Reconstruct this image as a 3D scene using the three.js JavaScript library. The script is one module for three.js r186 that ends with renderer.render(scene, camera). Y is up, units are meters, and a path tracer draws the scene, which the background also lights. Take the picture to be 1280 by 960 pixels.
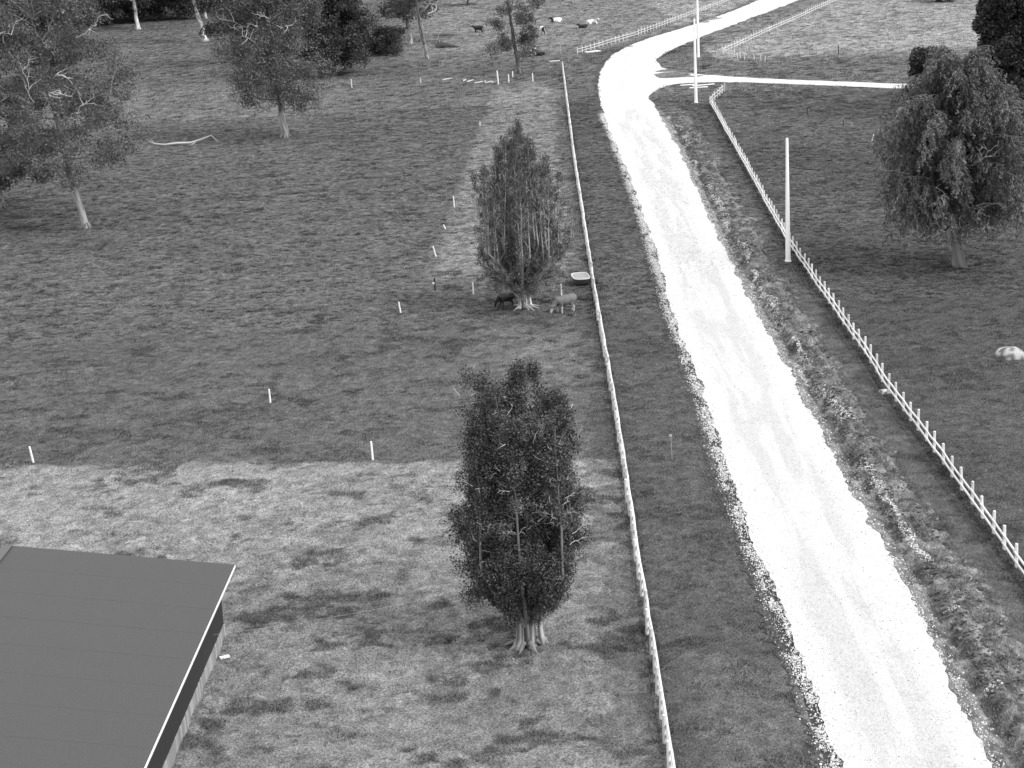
import * as THREE from 'three';
import { MarchingCubes } from 'three/addons/objects/MarchingCubes.js';
import { mergeGeometries } from 'three/addons/utils/BufferGeometryUtils.js';

// ---------------------------------------------------------------- camera, sky, sun, exposure
const scene = new THREE.Scene();
const camera = new THREE.PerspectiveCamera(2 * Math.atan(480 / 2300) * 180 / Math.PI, 4 / 3, 0.5, 6000);
camera.position.set(0, 27, 0);
camera.rotation.order = 'YXZ';
camera.rotation.set(-15.8 * Math.PI / 180, 0, -2.9 * Math.PI / 180);

const renderer = new THREE.WebGLRenderer({ antialias: true });
renderer.toneMapping = THREE.LinearToneMapping;
renderer.toneMappingExposure = 2.25;
renderer.shadowMap.enabled = true;

{ // even overcast sky: brighter overhead than at the horizon, neutral in a monochrome photograph
  const W = 64, H = 32, d = new Float32Array(W * H * 4);
  for (let j = 0; j < H; j++) for (let i = 0; i < W; i++) {
    const el = ((j + 0.5) / H - 0.5) * Math.PI;
    const L = el > 0 ? 0.82 * (0.7 + 0.3 * Math.sin(el)) : 0.12;
    const o = (j * W + i) * 4; d[o] = d[o + 1] = d[o + 2] = L; d[o + 3] = 1;
  }
  const t = new THREE.DataTexture(d, W, H, THREE.RGBAFormat, THREE.FloatType);
  t.mapping = THREE.EquirectangularReflectionMapping; t.magFilter = THREE.LinearFilter; t.needsUpdate = true;
  scene.background = t; scene.environment = t;
}
const sun = new THREE.DirectionalLight(0xffffff, 1.4);
sun.position.set(10 + 90, 108, -120 + 52); sun.target.position.set(10, 0, -120);
sun.castShadow = true; sun.shadow.radius = 30; sun.shadow.mapSize.set(4096, 4096);
Object.assign(sun.shadow.camera, { left: -160, right: 160, top: 200, bottom: -260, near: 1, far: 600 });
scene.add(sun, sun.target);

// ---------------------------------------------------------------- helpers
function rng(seed) { let a = seed >>> 0; return () => { a = (a + 0x6D2B79F5) | 0; let t = Math.imul(a ^ (a >>> 15), 1 | a); t = (t + Math.imul(t ^ (t >>> 7), 61 | t)) ^ t; return ((t ^ (t >>> 14)) >>> 0) / 4294967296; }; }
function hash(i, j) { let h = Math.imul(i, 374761393) + Math.imul(j, 668265263) | 0; h = Math.imul(h ^ (h >>> 13), 1274126177); return ((h ^ (h >>> 16)) >>> 0) / 4294967296; }
function vn(x, y) { const i = Math.floor(x), j = Math.floor(y); let u = x - i, v = y - j; u = u * u * (3 - 2 * u); v = v * v * (3 - 2 * v); const a = hash(i, j), b = hash(i + 1, j), c = hash(i, j + 1), d = hash(i + 1, j + 1); return a + (b - a) * u + (c - a) * v + (a - b - c + d) * u * v; }
function fbm(x, y, n = 4) { let s = 0, a = 0.5, w = 0; for (let k = 0; k < n; k++) { s += a * vn(x, y); w += a; a *= 0.5; x = x * 2.03 + 17.3; y = y * 2.03 + 9.1; } return s / w; }
const clamp = (v, a = 0, b = 1) => v < a ? a : v > b ? b : v;
const ss = (a, b, v) => { v = clamp((v - a) / (b - a)); return v * v * (3 - 2 * v); };
const lerp = (a, b, t) => a + (b - a) * t;
const V = (x, y, z) => new THREE.Vector3(x, y, z);
function lineX(pts) { return z => { // x of a polyline that runs away in -z
  if (z >= pts[0][1]) return pts[0][0];
  for (let k = 1; k < pts.length; k++) if (z >= pts[k][1]) { const t = (z - pts[k - 1][1]) / (pts[k][1] - pts[k - 1][1]); return lerp(pts[k - 1][0], pts[k][0], t); }
  return pts[pts.length - 1][0]; }; }
function distTo(pts, x, z) { let m = 1e9; for (let k = 1; k < pts.length; k++) { const [ax, az] = pts[k - 1], [bx, bz] = pts[k]; const dx = bx - ax, dz = bz - az; const t = clamp(((x - ax) * dx + (z - az) * dz) / (dx * dx + dz * dz)); const ex = x - ax - dx * t, ez = z - az - dz * t; m = Math.min(m, ex * ex + ez * ez); } return Math.sqrt(m); }

const used = {};
function numbered(n) { if (!(n in used)) { used[n] = 0; return n; } used[n]++; return n + '_' + String(used[n]).padStart(3, '0'); }
function tag(o, label, category, group, kind) { if (label) o.userData.label = label; if (category) o.userData.category = category; if (group) o.userData.group = group; if (kind) o.userData.kind = kind; return o; }
function mesh(name, geo, mat, parent) { const m = new THREE.Mesh(geo, mat); m.castShadow = m.receiveShadow = true; if (parent) { m.name = name; parent.add(m); } else { m.name = numbered(name); scene.add(m); } return m; }
function thing(name, x, y, z, turn, label, category, group) { const g = new THREE.Group(); g.name = numbered(name); g.position.set(x, y, z); g.rotation.y = turn || 0; tag(g, label, category, group); scene.add(g); return g; }
function mat(v, rough = 0.9, extra) { const m = new THREE.MeshStandardMaterial({ roughness: rough, metalness: 0, side: THREE.DoubleSide, ...extra }); m.color.setRGB(v, v, v); return m; }
const toS = v => { v = clamp(v); return Math.round(255 * (v <= 0.0031308 ? 12.92 * v : 1.055 * Math.pow(v, 1 / 2.4) - 0.055)); };
const LUT = new Uint8Array(4097); for (let k = 0; k <= 4096; k++) LUT[k] = toS(k / 4096);
function colourMap(x0, x1, z0, z1, W, H, fn) { // albedo painted over a rectangle of the ground, one texel per few centimetres
  const d = new Uint8Array(W * H * 4);
  for (let j = 0; j < H; j++) { const z = lerp(z0, z1, (j + 0.5) / H);
    for (let i = 0; i < W; i++) { const x = lerp(x0, x1, (i + 0.5) / W); const v = LUT[(clamp(fn(x, z, i, j)) * 4096) | 0]; const o = (j * W + i) * 4; d[o] = d[o + 1] = d[o + 2] = v; d[o + 3] = 255; } }
  const t = new THREE.DataTexture(d, W, H, THREE.RGBAFormat); t.colorSpace = THREE.SRGBColorSpace; t.magFilter = THREE.LinearFilter; t.minFilter = THREE.LinearMipmapLinearFilter; t.generateMipmaps = true; t.needsUpdate = true; return t;
}
function tile(N, fn, srgb = true) { const d = new Uint8Array(N * N * 4); for (let j = 0; j < N; j++) for (let i = 0; i < N; i++) { const f = fn(i / N, j / N, i, j), v = srgb ? toS(f) : Math.round(255 * clamp(f)), o = (j * N + i) * 4; d[o] = d[o + 1] = d[o + 2] = v; d[o + 3] = 255; } const t = new THREE.DataTexture(d, N, N, THREE.RGBAFormat); if (srgb) t.colorSpace = THREE.SRGBColorSpace; t.wrapS = t.wrapT = THREE.RepeatWrapping; t.magFilter = THREE.LinearFilter; t.needsUpdate = true; return t; }
class Acc { // collects tubes and other pieces into one geometry
  constructor() { this.p = []; this.n = []; this.i = []; this.c = []; }
  tube(pts, rad, seg = 6, cap = true, col = 1, rnd = null) {
    const N = pts.length, base = this.p.length / 3; let up = V(0.31, 0.2, 0.93);
    for (let k = 0; k < N; k++) {
      const t = pts[Math.min(k + 1, N - 1)].clone().sub(pts[Math.max(k - 1, 0)]).normalize();
      const a = V(0, 0, 0).crossVectors(t, up); if (a.lengthSq() < 1e-4) a.crossVectors(t, V(1, 0.1, 0)); a.normalize(); const b = V(0, 0, 0).crossVectors(t, a); up = b.clone().negate().cross(t).lengthSq() ? up : up;
      for (let s = 0; s < seg; s++) { const w = s / seg * Math.PI * 2, cs = Math.cos(w), sn = Math.sin(w); const rr = rad[k] * (rnd ? rnd(k, s, w) : 1);
        const nx = a.x * cs + b.x * sn, ny = a.y * cs + b.y * sn, nz = a.z * cs + b.z * sn;
        this.p.push(pts[k].x + nx * rr, pts[k].y + ny * rr, pts[k].z + nz * rr); this.n.push(nx, ny, nz); const cc = typeof col === 'function' ? col(k, s) : col; this.c.push(cc, cc, cc); }
      if (k) for (let s = 0; s < seg; s++) { const q = base + (k - 1) * seg + s, q2 = base + (k - 1) * seg + (s + 1) % seg; this.i.push(q, q2, q + seg, q2, q2 + seg, q + seg); }
    }
    if (cap) { const e = base + (N - 1) * seg; for (let s = 1; s < seg - 1; s++) this.i.push(e, e + s, e + s + 1); }
  }
  geo() { const g = new THREE.BufferGeometry(); g.setAttribute('position', new THREE.Float32BufferAttribute(this.p, 3)); g.setAttribute('normal', new THREE.Float32BufferAttribute(this.n, 3)); g.setAttribute('color', new THREE.Float32BufferAttribute(this.c, 3)); g.setAttribute('uv', new THREE.Float32BufferAttribute(new Float32Array(this.p.length / 3 * 2), 2)); g.setIndex(this.i); return g; }
}
function box(w, h, d, x = 0, y = 0, z = 0) { const g = new THREE.BoxGeometry(w, h, d); g.translate(x, y, z); return g; }

// ---------------------------------------------------------------- plan of the place (metres; the camera stands above 0, 0)
const ROAD_L = [[9.3, -36], [9.33, -43.41], [9.44, -50.63], [9.58, -57.54], [9.51, -66.33], [9.61, -77.85], [9.97, -92.03], [10.08, -107.74], [10.75, -132.12], [11.28, -162.81], [11.45, -197.36], [12.9, -234.6], [16.49, -263.16], [22, -282.12], [31.55, -303.55], [43.07, -331.8], [65.61, -399.61]];
const ROAD_R = [[13.85, -36], [13.91, -42.98], [14.02, -50.14], [14.24, -57.62], [14.46, -64.85], [14.5, -78.19], [14.76, -88.24], [15.1, -110.83], [15.72, -136.99], [16.93, -172.74], [17.55, -205.03], [18.3, -219], [22.37, -226.11], [27.21, -225.68], [46, -210.95], [60, -198.3], [90, -168]];
const ROAD_U = [[92, -173], [61.4, -204], [46.95, -215.3], [28.03, -232.35], [22.87, -241.28], [22.21, -254.81], [27.02, -271.83], [39.36, -303.49], [56.79, -346], [70, -383]];
const FENCE_L = [[4.1, -44], [4.22, -50.67], [4.3, -55.06], [4.59, -68.72], [5.05, -87.18], [5.61, -118.66], [6.96, -176.09], [8.92, -249.81]];
const FENCE_R = [[18.9, -52], [18.95, -58.71], [19.02, -64.88], [19.3, -90.32], [20.09, -128.27], [23.73, -206.08]];
const STRIP_L = [[-5.3, -122], [-4, -149], [-2, -198], [0.2, -236]];
const roadLx = lineX(ROAD_L), roadRx = lineX(ROAD_R), fenceLx = lineX(FENCE_L), fenceRx = lineX(FENCE_R), stripLx = lineX(STRIP_L);
const CENTRE = [[11.6, -30], [11.7, -57], [12.2, -90], [13.2, -134], [14.5, -200], [16, -235], [20, -262], [30, -285], [48, -325], [68, -390]];
const SIDE = [[16, -228], [28, -229], [46.5, -213], [60.7, -201], [91, -170]];

function corridor(x, z) { // 1 where the ground is cut away under the road and its banks
  if (z < -206) return 0;
  return ss(roadLx(z) - 0.55, roadLx(z) - 0.1, x) * (1 - ss(roadRx(z) + 2.3, roadRx(z) + 2.9, x)) * ss(-206, -198, z);
}
function ground(x, z) {
  const d = Math.min(distTo(CENTRE, x, z), distTo(SIDE, x, z));
  const m = ss(2.6, 4.6, d);
  let h = m * (0.16 * (fbm(x / 11, z / 11, 2) - 0.5) + 0.1 * (fbm(x / 1.9 + 40, z / 1.9, 2) - 0.5));
  if (x < fenceLx(z)) h += m * 0.09 * ss(0.5, 0.75, fbm(x / 1.1, z / 1.1 + 70, 2));
  { const w = x - (-10.93 - 0.0335 * (z + 63.6)); if (w > -0.5 && w < 3 && z > -63.2) h += (0.2 + 0.1 * fbm(z / 1.2, 6, 2)) * Math.exp(-w * w / 0.25) * ss(-63.2, -62, z); }
  return h - 0.3 * corridor(x, z);
}
// how long and dark the grass stands: 0 grazed short, 1 a rank tussock
function rank(x, z) { return ss(0.55, 0.76, fbm(x / 1.2 + 3, z / 0.95, 3) + 0.34 * (fbm(x * 2.6 + 8, z * 2.6, 3) - 0.5) + 0.1 * (fbm(x / 6, z / 5 + 50, 2) - 0.5)); }
function rank2(x, z) { return ss(0.5, 0.72, fbm(x / 4.5 + 31, z / 3.2 + 11, 4)); }
const MUD = [[-9.6, -64.6, 1.7, 1.3, 0.04], [-7.9, -66.3, 1.5, 1.0, 0.05], [-6.9, -64.6, 1.1, 0.7, 0.05], [-2.75, -58.6, 0.75, 1.0, 0.055]]; // wet trampled hollows
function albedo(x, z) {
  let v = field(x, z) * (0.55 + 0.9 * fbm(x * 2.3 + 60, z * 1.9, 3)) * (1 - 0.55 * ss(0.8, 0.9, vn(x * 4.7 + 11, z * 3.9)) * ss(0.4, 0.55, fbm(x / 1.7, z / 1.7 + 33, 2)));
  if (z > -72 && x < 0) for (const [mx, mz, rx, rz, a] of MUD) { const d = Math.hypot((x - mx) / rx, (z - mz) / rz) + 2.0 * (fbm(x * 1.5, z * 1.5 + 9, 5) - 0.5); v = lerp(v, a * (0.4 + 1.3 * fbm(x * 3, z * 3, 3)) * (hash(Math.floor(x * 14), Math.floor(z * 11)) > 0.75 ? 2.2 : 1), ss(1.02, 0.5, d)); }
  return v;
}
function field(x, z) {
  const fl = fenceLx(z), e = (fbm(x / 1.3, z / 1.3 + 5, 3) - 0.5);
  let v;
  if (x < fl && z > -252) {
    const dark = lerp(0.086, 0.074, rank2(x, z)) * (1 - 0.2 * rank(x, z));
    v = dark;
    const bz = -82.35 + 0.134 * (x + 2.44) * 1;
    if (z > -90) { const p = ss(-0.35, 0.35, z - bz + e * 0.7); const far = 0.55 * fbm(x / 7 + 2, z / 7, 3) + 0.45 * ss(-70.5, -73.5, z + 16 * e + 12 * (fbm(x / 6 + 9, z / 6, 2) - 0.5)); const pale = lerp(0.115, 0.225, far) * (1 - (0.3 + 0.3 * fbm(x / 5 + 70, z / 5, 2)) * rank(x * 0.8, z * 0.8)); v = lerp(v, pale, p); }
    if (z < -118) { const p = ss(-0.6, 0.5, x - stripLx(z) + e * 0.7) * ss(-120, -126, z + e * 4) * ss(-238, -226, z); const near = ss(0.1, -0.1, x - (fl - 1.5) + 2.4 * e) * 0.4 + 0.6; /* ragged strip along the fence, coloured darker */ v = lerp(v, 0.155 * near * (1 - 0.12 * rank(x, z)), p); }
    else if (z < -90) v *= 1 + 0.35 * ss(-5, 2, x + 4 * e) * ss(-88, -96, z + 6 * e) * ss(-112, -104, z + 6 * e);
    if (z < -168 && x < -12) v = lerp(v, 0.098, ss(-172, -186, z + 8 * e) * ss(-14, -24, x + 6 * e));
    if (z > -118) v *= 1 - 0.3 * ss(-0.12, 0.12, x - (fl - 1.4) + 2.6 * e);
  } else if (x < roadLx(z) && z > -262) {
    v = 0.066 * (1 - 0.2 * rank2(x, z)); v *= 1 + 0.4 * ss(-60.5, -58, z + 2 * e) * ss(5, 6, x + e);
    v *= 1 + 0.5 * ss(-225, -245, z + 12 * e) * fbm(x / 2, z / 3, 3);
  } else if (z > -206 && x < fenceRx(z)) {
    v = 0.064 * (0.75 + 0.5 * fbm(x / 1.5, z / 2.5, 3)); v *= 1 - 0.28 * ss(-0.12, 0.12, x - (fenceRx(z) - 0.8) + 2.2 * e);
  } else {
    v = 0.058 * (0.8 + 0.4 * fbm(x / 6, z / 6, 3));
    const sideZ = x > 16 ? -228 + (x - 28) * 0.86 * ss(26, 30, x) : -400;
    if (x > 16) v = lerp(v, 0.09 * (1 - 0.5 * rank(x / 1.5, z / 2.5)), ss(-22, 4, sideZ + 42 - z + 18 * e) );
    const far = ss(-246, -256, z + 9 * e - (x > 20 ? (x - 42) * 0.1 : 12));
    const farV = x > 30 ? 0.215 * (1 - 0.35 * rank(x / 2, z / 3)) : lerp(0.085, 0.15, ss(-24, -6, x + 6 * e) * ss(-262, -285, z + 14 * e)) * (1 - 0.25 * rank(x / 2, z / 3));
    v = lerp(v, farV, far);
    if (z < -262 && x > -4 && distTo(CENTRE, x, z) < 8 + e * 3) v *= 0.62;
  }
  return v;
}
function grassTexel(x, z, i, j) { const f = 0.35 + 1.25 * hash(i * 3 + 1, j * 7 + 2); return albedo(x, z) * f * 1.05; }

// ---------------------------------------------------------------- ground
function sheet(name, x0, x1, z0, z1, nx, nz, W, H) {
  const g = new THREE.PlaneGeometry(1, 1, nx, nz), p = g.attributes.position, uv = g.attributes.uv;
  for (let k = 0; k < p.count; k++) { const u = p.getX(k) + 0.5, v = p.getY(k) + 0.5; const x = lerp(x0, x1, u), z = lerp(z1, z0, v); p.setXYZ(k, x, ground(x, z), z); uv.setXY(k, u, 1 - v); }
  g.computeVertexNormals();
  const m = mat(1, 0.95); m.map = colourMap(x0, x1, z0, z1, W, H, grassTexel);
  const o = mesh(name, g, m); tag(o, null, null, null, 'structure'); return o;
}
{ const g = new THREE.PlaneGeometry(5000, 5000); g.rotateX(-Math.PI / 2); g.translate(0, -0.75, -1200); tag(mesh('ground', g, mat(0.07, 0.95)), null, null, null, 'structure'); }
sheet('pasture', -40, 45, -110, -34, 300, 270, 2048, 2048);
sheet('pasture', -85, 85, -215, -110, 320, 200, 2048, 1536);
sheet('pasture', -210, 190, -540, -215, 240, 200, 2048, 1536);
console.log('ground done');

// ---------------------------------------------------------------- gravel road
const rRoad = rng(11);
function smoothLine(pts, step, amp, seed) {
  const c = new THREE.CatmullRomCurve3(pts.map(p => V(p[0], 0, p[1])), false, 'centripetal'); const n = Math.round(c.getLength() / step), out = [];
  for (let k = 0; k <= n; k++) { const p = c.getPointAt(k / n), t = c.getTangentAt(k / n); const s = k * step; const w = amp * ((fbm(s / 2.2, seed, 3) - 0.5) * 2.2 + (hash(k, seed) - 0.5) * 0.7) * Math.min(1, Math.min(k, n - k) / 4); out.push([p.x - t.z * w, p.z + t.x * w]); } return out;
}
const edgeL = smoothLine(ROAD_L, 0.3, 0.2, 5), edgeR = smoothLine(ROAD_R, 0.3, 0.24, 9), edgeU = smoothLine(ROAD_U, 0.4, 0.3, 14);
function gravelAlbedo(x, z, i, j) {
  const l = roadLx(z), r = z > -205 ? roadRx(z) : l + 6, u = clamp((x - l) / Math.max(2, r - l));
  const near = z > -205 ? 0.9 : 0.4, streak = fbm((x - l) * 1.7 + 3, z / 8, 4), w0 = 0.08 * (fbm(z / 5, 12, 3) - 0.5);
  const worn = near * ss(0.1, 0.27, u + w0) * (1 - ss(0.7, 0.9, u + w0)) * clamp(0.3 + 1.1 * ss(0.4, 0.66, streak));
  let v = 0.47 - 0.045 * worn;
  const p = 0.1 + 0.5 * worn + 0.25 * near * ss(0.58, 0.72, fbm(x * 2.1, z * 1.3, 4));
  if (hash(i >> 1, j * 5 + 3) < p) v *= 0.58 + 0.36 * hash(i >> 1, j + 91); else v *= 0.92 + 0.12 * hash(i, j);
  return v;
}
function roadPiece(poly, x0, x1, z0, z1, W, H) {
  const sh = new THREE.Shape(poly.map(p => new THREE.Vector2(p[0], -p[1]))); const g = new THREE.ShapeGeometry(sh); g.rotateX(-Math.PI / 2);
  const p = g.attributes.position, uv = g.attributes.uv; for (let k = 0; k < p.count; k++) { p.setY(k, 0.03); uv.setXY(k, (p.getX(k) - x0) / (x1 - x0), (p.getZ(k) - z0) / (z1 - z0)); }
  const m = mat(1, 0.95); m.map = colourMap(x0, x1, z0, z1, W, H, gravelAlbedo); tag(mesh('gravel_road', g, m), null, null, null, 'structure');
}
const CUT = -120;
const near = e => e.filter(p => p[1] > CUT), far = e => e.filter(p => p[1] <= CUT);
const cl = [roadLx(CUT), CUT], cr = [roadRx(CUT), CUT];
roadPiece([...near(edgeL), cl, cr, ...near(edgeR).reverse()], 8.5, 16.5, CUT, -36, 700, 2048);
roadPiece([cl, ...far(edgeL), ...edgeU.slice().reverse(), ...far(edgeR).reverse(), cr], 9, 93, -400, CUT, 2048, 2048);

// bare earth cut beside the road
const soilMat = mat(0.05, 1); soilMat.map = colourMap(0, 4, 0, 4, 512, 512, (x, z, i, j) => 0.5 + 0.9 * hash(i, j) * fbm(x * 3, z * 3, 3)); soilMat.map.wrapS = soilMat.map.wrapT = THREE.RepeatWrapping;
soilMat.color.setRGB(0.045, 0.045, 0.045);
{ const z0 = -36, z1 = -196, n = 800, m = 5, P = [], U = [], I = [];
  for (let k = 0; k <= n; k++) { const z = lerp(z0, z1, k / n), xr = roadLx(z) + 0.2, w = 0.75 + 0.6 * fbm(z / 2.4, 3, 3) + 0.35 * (hash(k, 4) - 0.5) + (Math.abs(z + 88) < 4 ? 1.3 * Math.exp(-Math.pow((z + 87.8) / 1.2, 2)) : 0);
    for (let s = 0; s <= m; s++) { const f = s / m, x = xr - w * f; P.push(x, s === m ? 0.03 : 0.012 - 0.07 * Math.sin(f * Math.PI) + 0.03 * (hash(k, s) - 0.5), z); U.push(x / 4, z / 4); if (k && s) { const a = k * (m + 1) + s; I.push(a, a - 1, a - m - 1, a - 1, a - m - 2, a - m - 1); } } }
  const g = new THREE.BufferGeometry(); g.setAttribute('position', new THREE.Float32BufferAttribute(P, 3)); g.setAttribute('uv', new THREE.Float32BufferAttribute(U, 2)); g.setIndex(I); g.computeVertexNormals();
  tag(mesh('terrain_soil_edge', g, soilMat), null, null, null, 'structure'); }
function soilStrip(line, side, seed, wid) { const P = [], U = [], I = []; line.forEach((p, k) => { const q = line[Math.min(k + 1, line.length - 1)], o = line[Math.max(k - 1, 0)], dx = q[0] - o[0], dz = q[1] - o[1], l = Math.hypot(dx, dz) || 1, w = wid * (0.4 + 1.2 * fbm(k * 0.12, seed, 3)); for (const f of [-0.3, w]) { const x = p[0] - dz / l * f * side, z = p[1] + dx / l * f * side; P.push(x, 0.018, z); U.push(x / 4, z / 4); } if (k) { const a = k * 2; I.push(a, a + 1, a - 2, a + 1, a - 1, a - 2); } });
  const g = new THREE.BufferGeometry(); g.setAttribute('position', new THREE.Float32BufferAttribute(P, 3)); g.setAttribute('uv', new THREE.Float32BufferAttribute(U, 2)); g.setIndex(I); g.computeVertexNormals(); tag(mesh('terrain_soil_edge', g, soilMat), null, null, null, 'structure'); }
soilStrip(edgeL.filter(p => p[1] < -230), -1, 3, 0.7); soilStrip(edgeU, -1, 4, 0.9);
const bankW = z => 2.85 + 1.5 * (fbm(z / 3.2, 8, 3) - 0.5) + 0.5 * (fbm(z * 1.3, 18, 2) - 0.5);
function bankH(s, z, x) { // height of the churned bank, s metres out from the road edge
  const w = bankW(z), e = s / w;
  const ditch = -0.2 * Math.exp(-Math.pow((s - 0.55 - 0.35 * fbm(z / 5, 2, 2)) / 0.22, 2));
  const broken = 0.35 + 1.0 * ss(0.4, 0.62, fbm(z / 6, 71, 3)), berm = 0.15 * broken * ss(0.25, 0.5, e) * (1 - ss(0.82, 0.97, e)) * (0.45 + 1.1 * fbm(z / 2.1, s * 0.5, 3));
  const clod = 0.34 * broken * Math.pow(fbm(x * 1.9, z * 1.5, 4), 1.9) * ss(0.15, 0.4, e) * (1 - ss(0.85, 1, e)) + 0.16 * (fbm(x * 4, z * 3.4, 3) - 0.5) * ss(0.1, 0.3, e) * (1 - ss(0.9, 1, e));
  const groove = -0.14 * Math.exp(-Math.pow((e - 0.93) / 0.045, 2)) - 0.12 * Math.exp(-Math.pow((s - 1.5 - 0.5 * fbm(z / 4, 5, 2)) / 0.14, 2)) * ss(0.45, 0.6, fbm(z / 5, 9, 2));
  return 0.0 + (ditch + berm + clod + groove) * ss(-202, -180, z);
}
{ const z0 = -36, z1 = -203, n = 1250, m = 40, P = [], U = [], I = [];
  for (let k = 0; k <= n; k++) { const z = lerp(z0, z1, k / n), xr = roadRx(z);
    for (let s = 0; s <= m; s++) { const d = -0.25 + 4.2 * s / m, x = xr + d; const h = s === m ? ground(x, z) - 0.1 : s < 2 ? 0.0 : Math.max(bankH(d, z, x), d > 2.2 ? ground(x, z) + 0.01 : -1); P.push(x, h, z); U.push((x - 13) / 9, (z + 203) / 167); if (k && s) { const a = k * (m + 1) + s; I.push(a, a - m - 1, a - 1, a - 1, a - m - 1, a - m - 2); } } }
  const g = new THREE.BufferGeometry(); g.setAttribute('position', new THREE.Float32BufferAttribute(P, 3)); g.setAttribute('uv', new THREE.Float32BufferAttribute(U, 2)); g.setIndex(I); g.computeVertexNormals();
  const bm = mat(1, 1); bm.map = colourMap(13, 22, -203, -36, 600, 2048, (x, z, i, j) => { const s = x - roadRx(z); if (s > bankW(z) + 0.5 * (fbm(x * 2, z * 2, 3) - 0.5)) return grassTexel(x, z, i, j); let v = 0.3 * Math.pow(fbm(x * 2.6, z * 1.9, 4), 1.7) * (0.35 + 1.3 * hash(i, j)); if (s < 1.1) v = lerp(v, 0.12 * (0.5 + 1.0 * hash(i, j + 5)), 0.75 * ss(0.75, 0.1, s + 1.8 * (fbm(x * 2, z * 0.5, 3) - 0.35))); if (hash(i >> 1, j + 99) > 0.9) v += 0.14 * fbm(x * 3, z, 2); return v; });
  tag(mesh('terrain_bank', g, bm), null, null, null, 'structure'); }

// loose stones: too many to count
function stoneGeo(seed) { const r = rng(seed), g = new THREE.IcosahedronGeometry(1, 0), p = g.attributes.position, m = {}; for (let k = 0; k < p.count; k++) { const key = [p.getX(k), p.getY(k), p.getZ(k)].map(v => v.toFixed(3)).join(); m[key] ??= 0.7 + 0.5 * r(); p.setXYZ(k, p.getX(k) * m[key], p.getY(k) * m[key] * 0.7, p.getZ(k) * m[key]); } g.computeVertexNormals(); return g; }
function instanced(name, geo, material, list, parent, kind = 'stuff', label, category) {
  const im = new THREE.InstancedMesh(geo, material, list.length), M = new THREE.Matrix4(), q = new THREE.Quaternion(), e = new THREE.Euler(), s = V(1, 1, 1), p = V(0, 0, 0), c = new THREE.Color();
  list.forEach((L, k) => { e.set(L[4], L[5], L[6], 'YXZ'); q.setFromEuler(e); p.set(L[0], L[1], L[2]); const S = L[3]; if (Array.isArray(S)) s.set(...S); else s.set(S, S, S); im.setMatrixAt(k, M.compose(p, q, s)); c.setRGB(L[7], L[7], L[7]); im.setColorAt(k, c); });
  im.castShadow = im.receiveShadow = true; im.name = parent ? name : numbered(name); im.userData.kind = kind; tag(im, label, category); (parent || scene).add(im); return im;
}
const white = mat(1, 0.95);
{ const r = rng(21), L = [];
  for (let k = 0; k < 15000; k++) { const z = -38 - 160 * Math.pow(r(), 1.5), f = r(), x = lerp(roadLx(z), roadRx(z), f < 0.5 ? f * f * 2 : 1 - 2 * (1 - f) * (1 - f)); L.push([x, 0.035, z, 0.012 + 0.028 * r() * r(), r() * 6, r() * 6, r() * 6, 0.25 + 0.4 * r()]); }
  instanced('gravel', stoneGeo(1), white, L, null, 'stuff', 'loose pale gravel scattered over the white farm road', 'gravel');
  const E = [];
  for (let k = 0; k < 34000; k++) { const z = -38 - 165 * Math.pow(r(), 1.35), d = (r() + r() + r()) / 3; const x = roadLx(z) - 0.85 + 1.3 * d; if (fbm(x * 2, z * 0.7, 2) < 0.4 && r() < 0.75) continue; E.push([x, 0.02, z, 0.016 + 0.036 * r() * r(), r() * 6, r() * 6, r() * 6, 0.3 + 0.4 * r()]); }
  instanced('gravel', stoneGeo(2), white, E, null, 'stuff', 'white stones spilled along the dark earth cut at the road edge', 'gravel');
  const B = [];
  for (let k = 0; k < 30000; k++) { const z = -38 - 160 * Math.pow(r(), 1.3); const band = r(); let s; if (band < 0.62) s = 0.35 + 1.3 * fbm(z / 5, 31, 3) + 0.75 * (r() + r() - 1) * fbm(z / 3, 44, 2); else if (band < 0.8) s = r() * r() * 0.9; else s = 0.8 + 2.1 * r(); const x = roadRx(z) + s; if (band < 0.62 && fbm(z / 3.1, 77, 3) < 0.42) continue; if (band >= 0.8 && fbm(x * 1.5, z, 2) < 0.5) continue; const S = 0.018 + 0.05 * r() * r(); B.push([x, bankH(s, z, x) + S * 0.2, z, S, r() * 6, r() * 6, r() * 6, band < 0.8 ? 0.25 + 0.4 * r() : 0.1 + 0.25 * r()]); }
  instanced('gravel', stoneGeo(3), white, B, null, 'stuff', 'pale stones and rubble strewn over the churned bank beside the road', 'gravel');
  const C = [];
  for (let k = 0; k < 9000; k++) { const z = -38 - 160 * Math.pow(r(), 1.2), s = 0.9 + 2.4 * r() * r(), x = roadRx(z) + s; if (s > bankW(z)) continue; if (fbm(x * 1.1 + 5, z * 0.9, 3) < 0.44) continue; const S = 0.035 + 0.07 * r() * r(); C.push([x, bankH(s, z, x) + S * 0.1, z, [S * (1 + r()), S * 0.8, S * (1 + r())], r() * 0.6, r() * 6, r() * 0.6, 0.03 + 0.13 * r() * r()]); }
  instanced('dirt', stoneGeo(4), white, C, null, 'stuff', 'dark clods of earth turned up along the bank by the road', 'soil'); }
console.log('road done');

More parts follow.
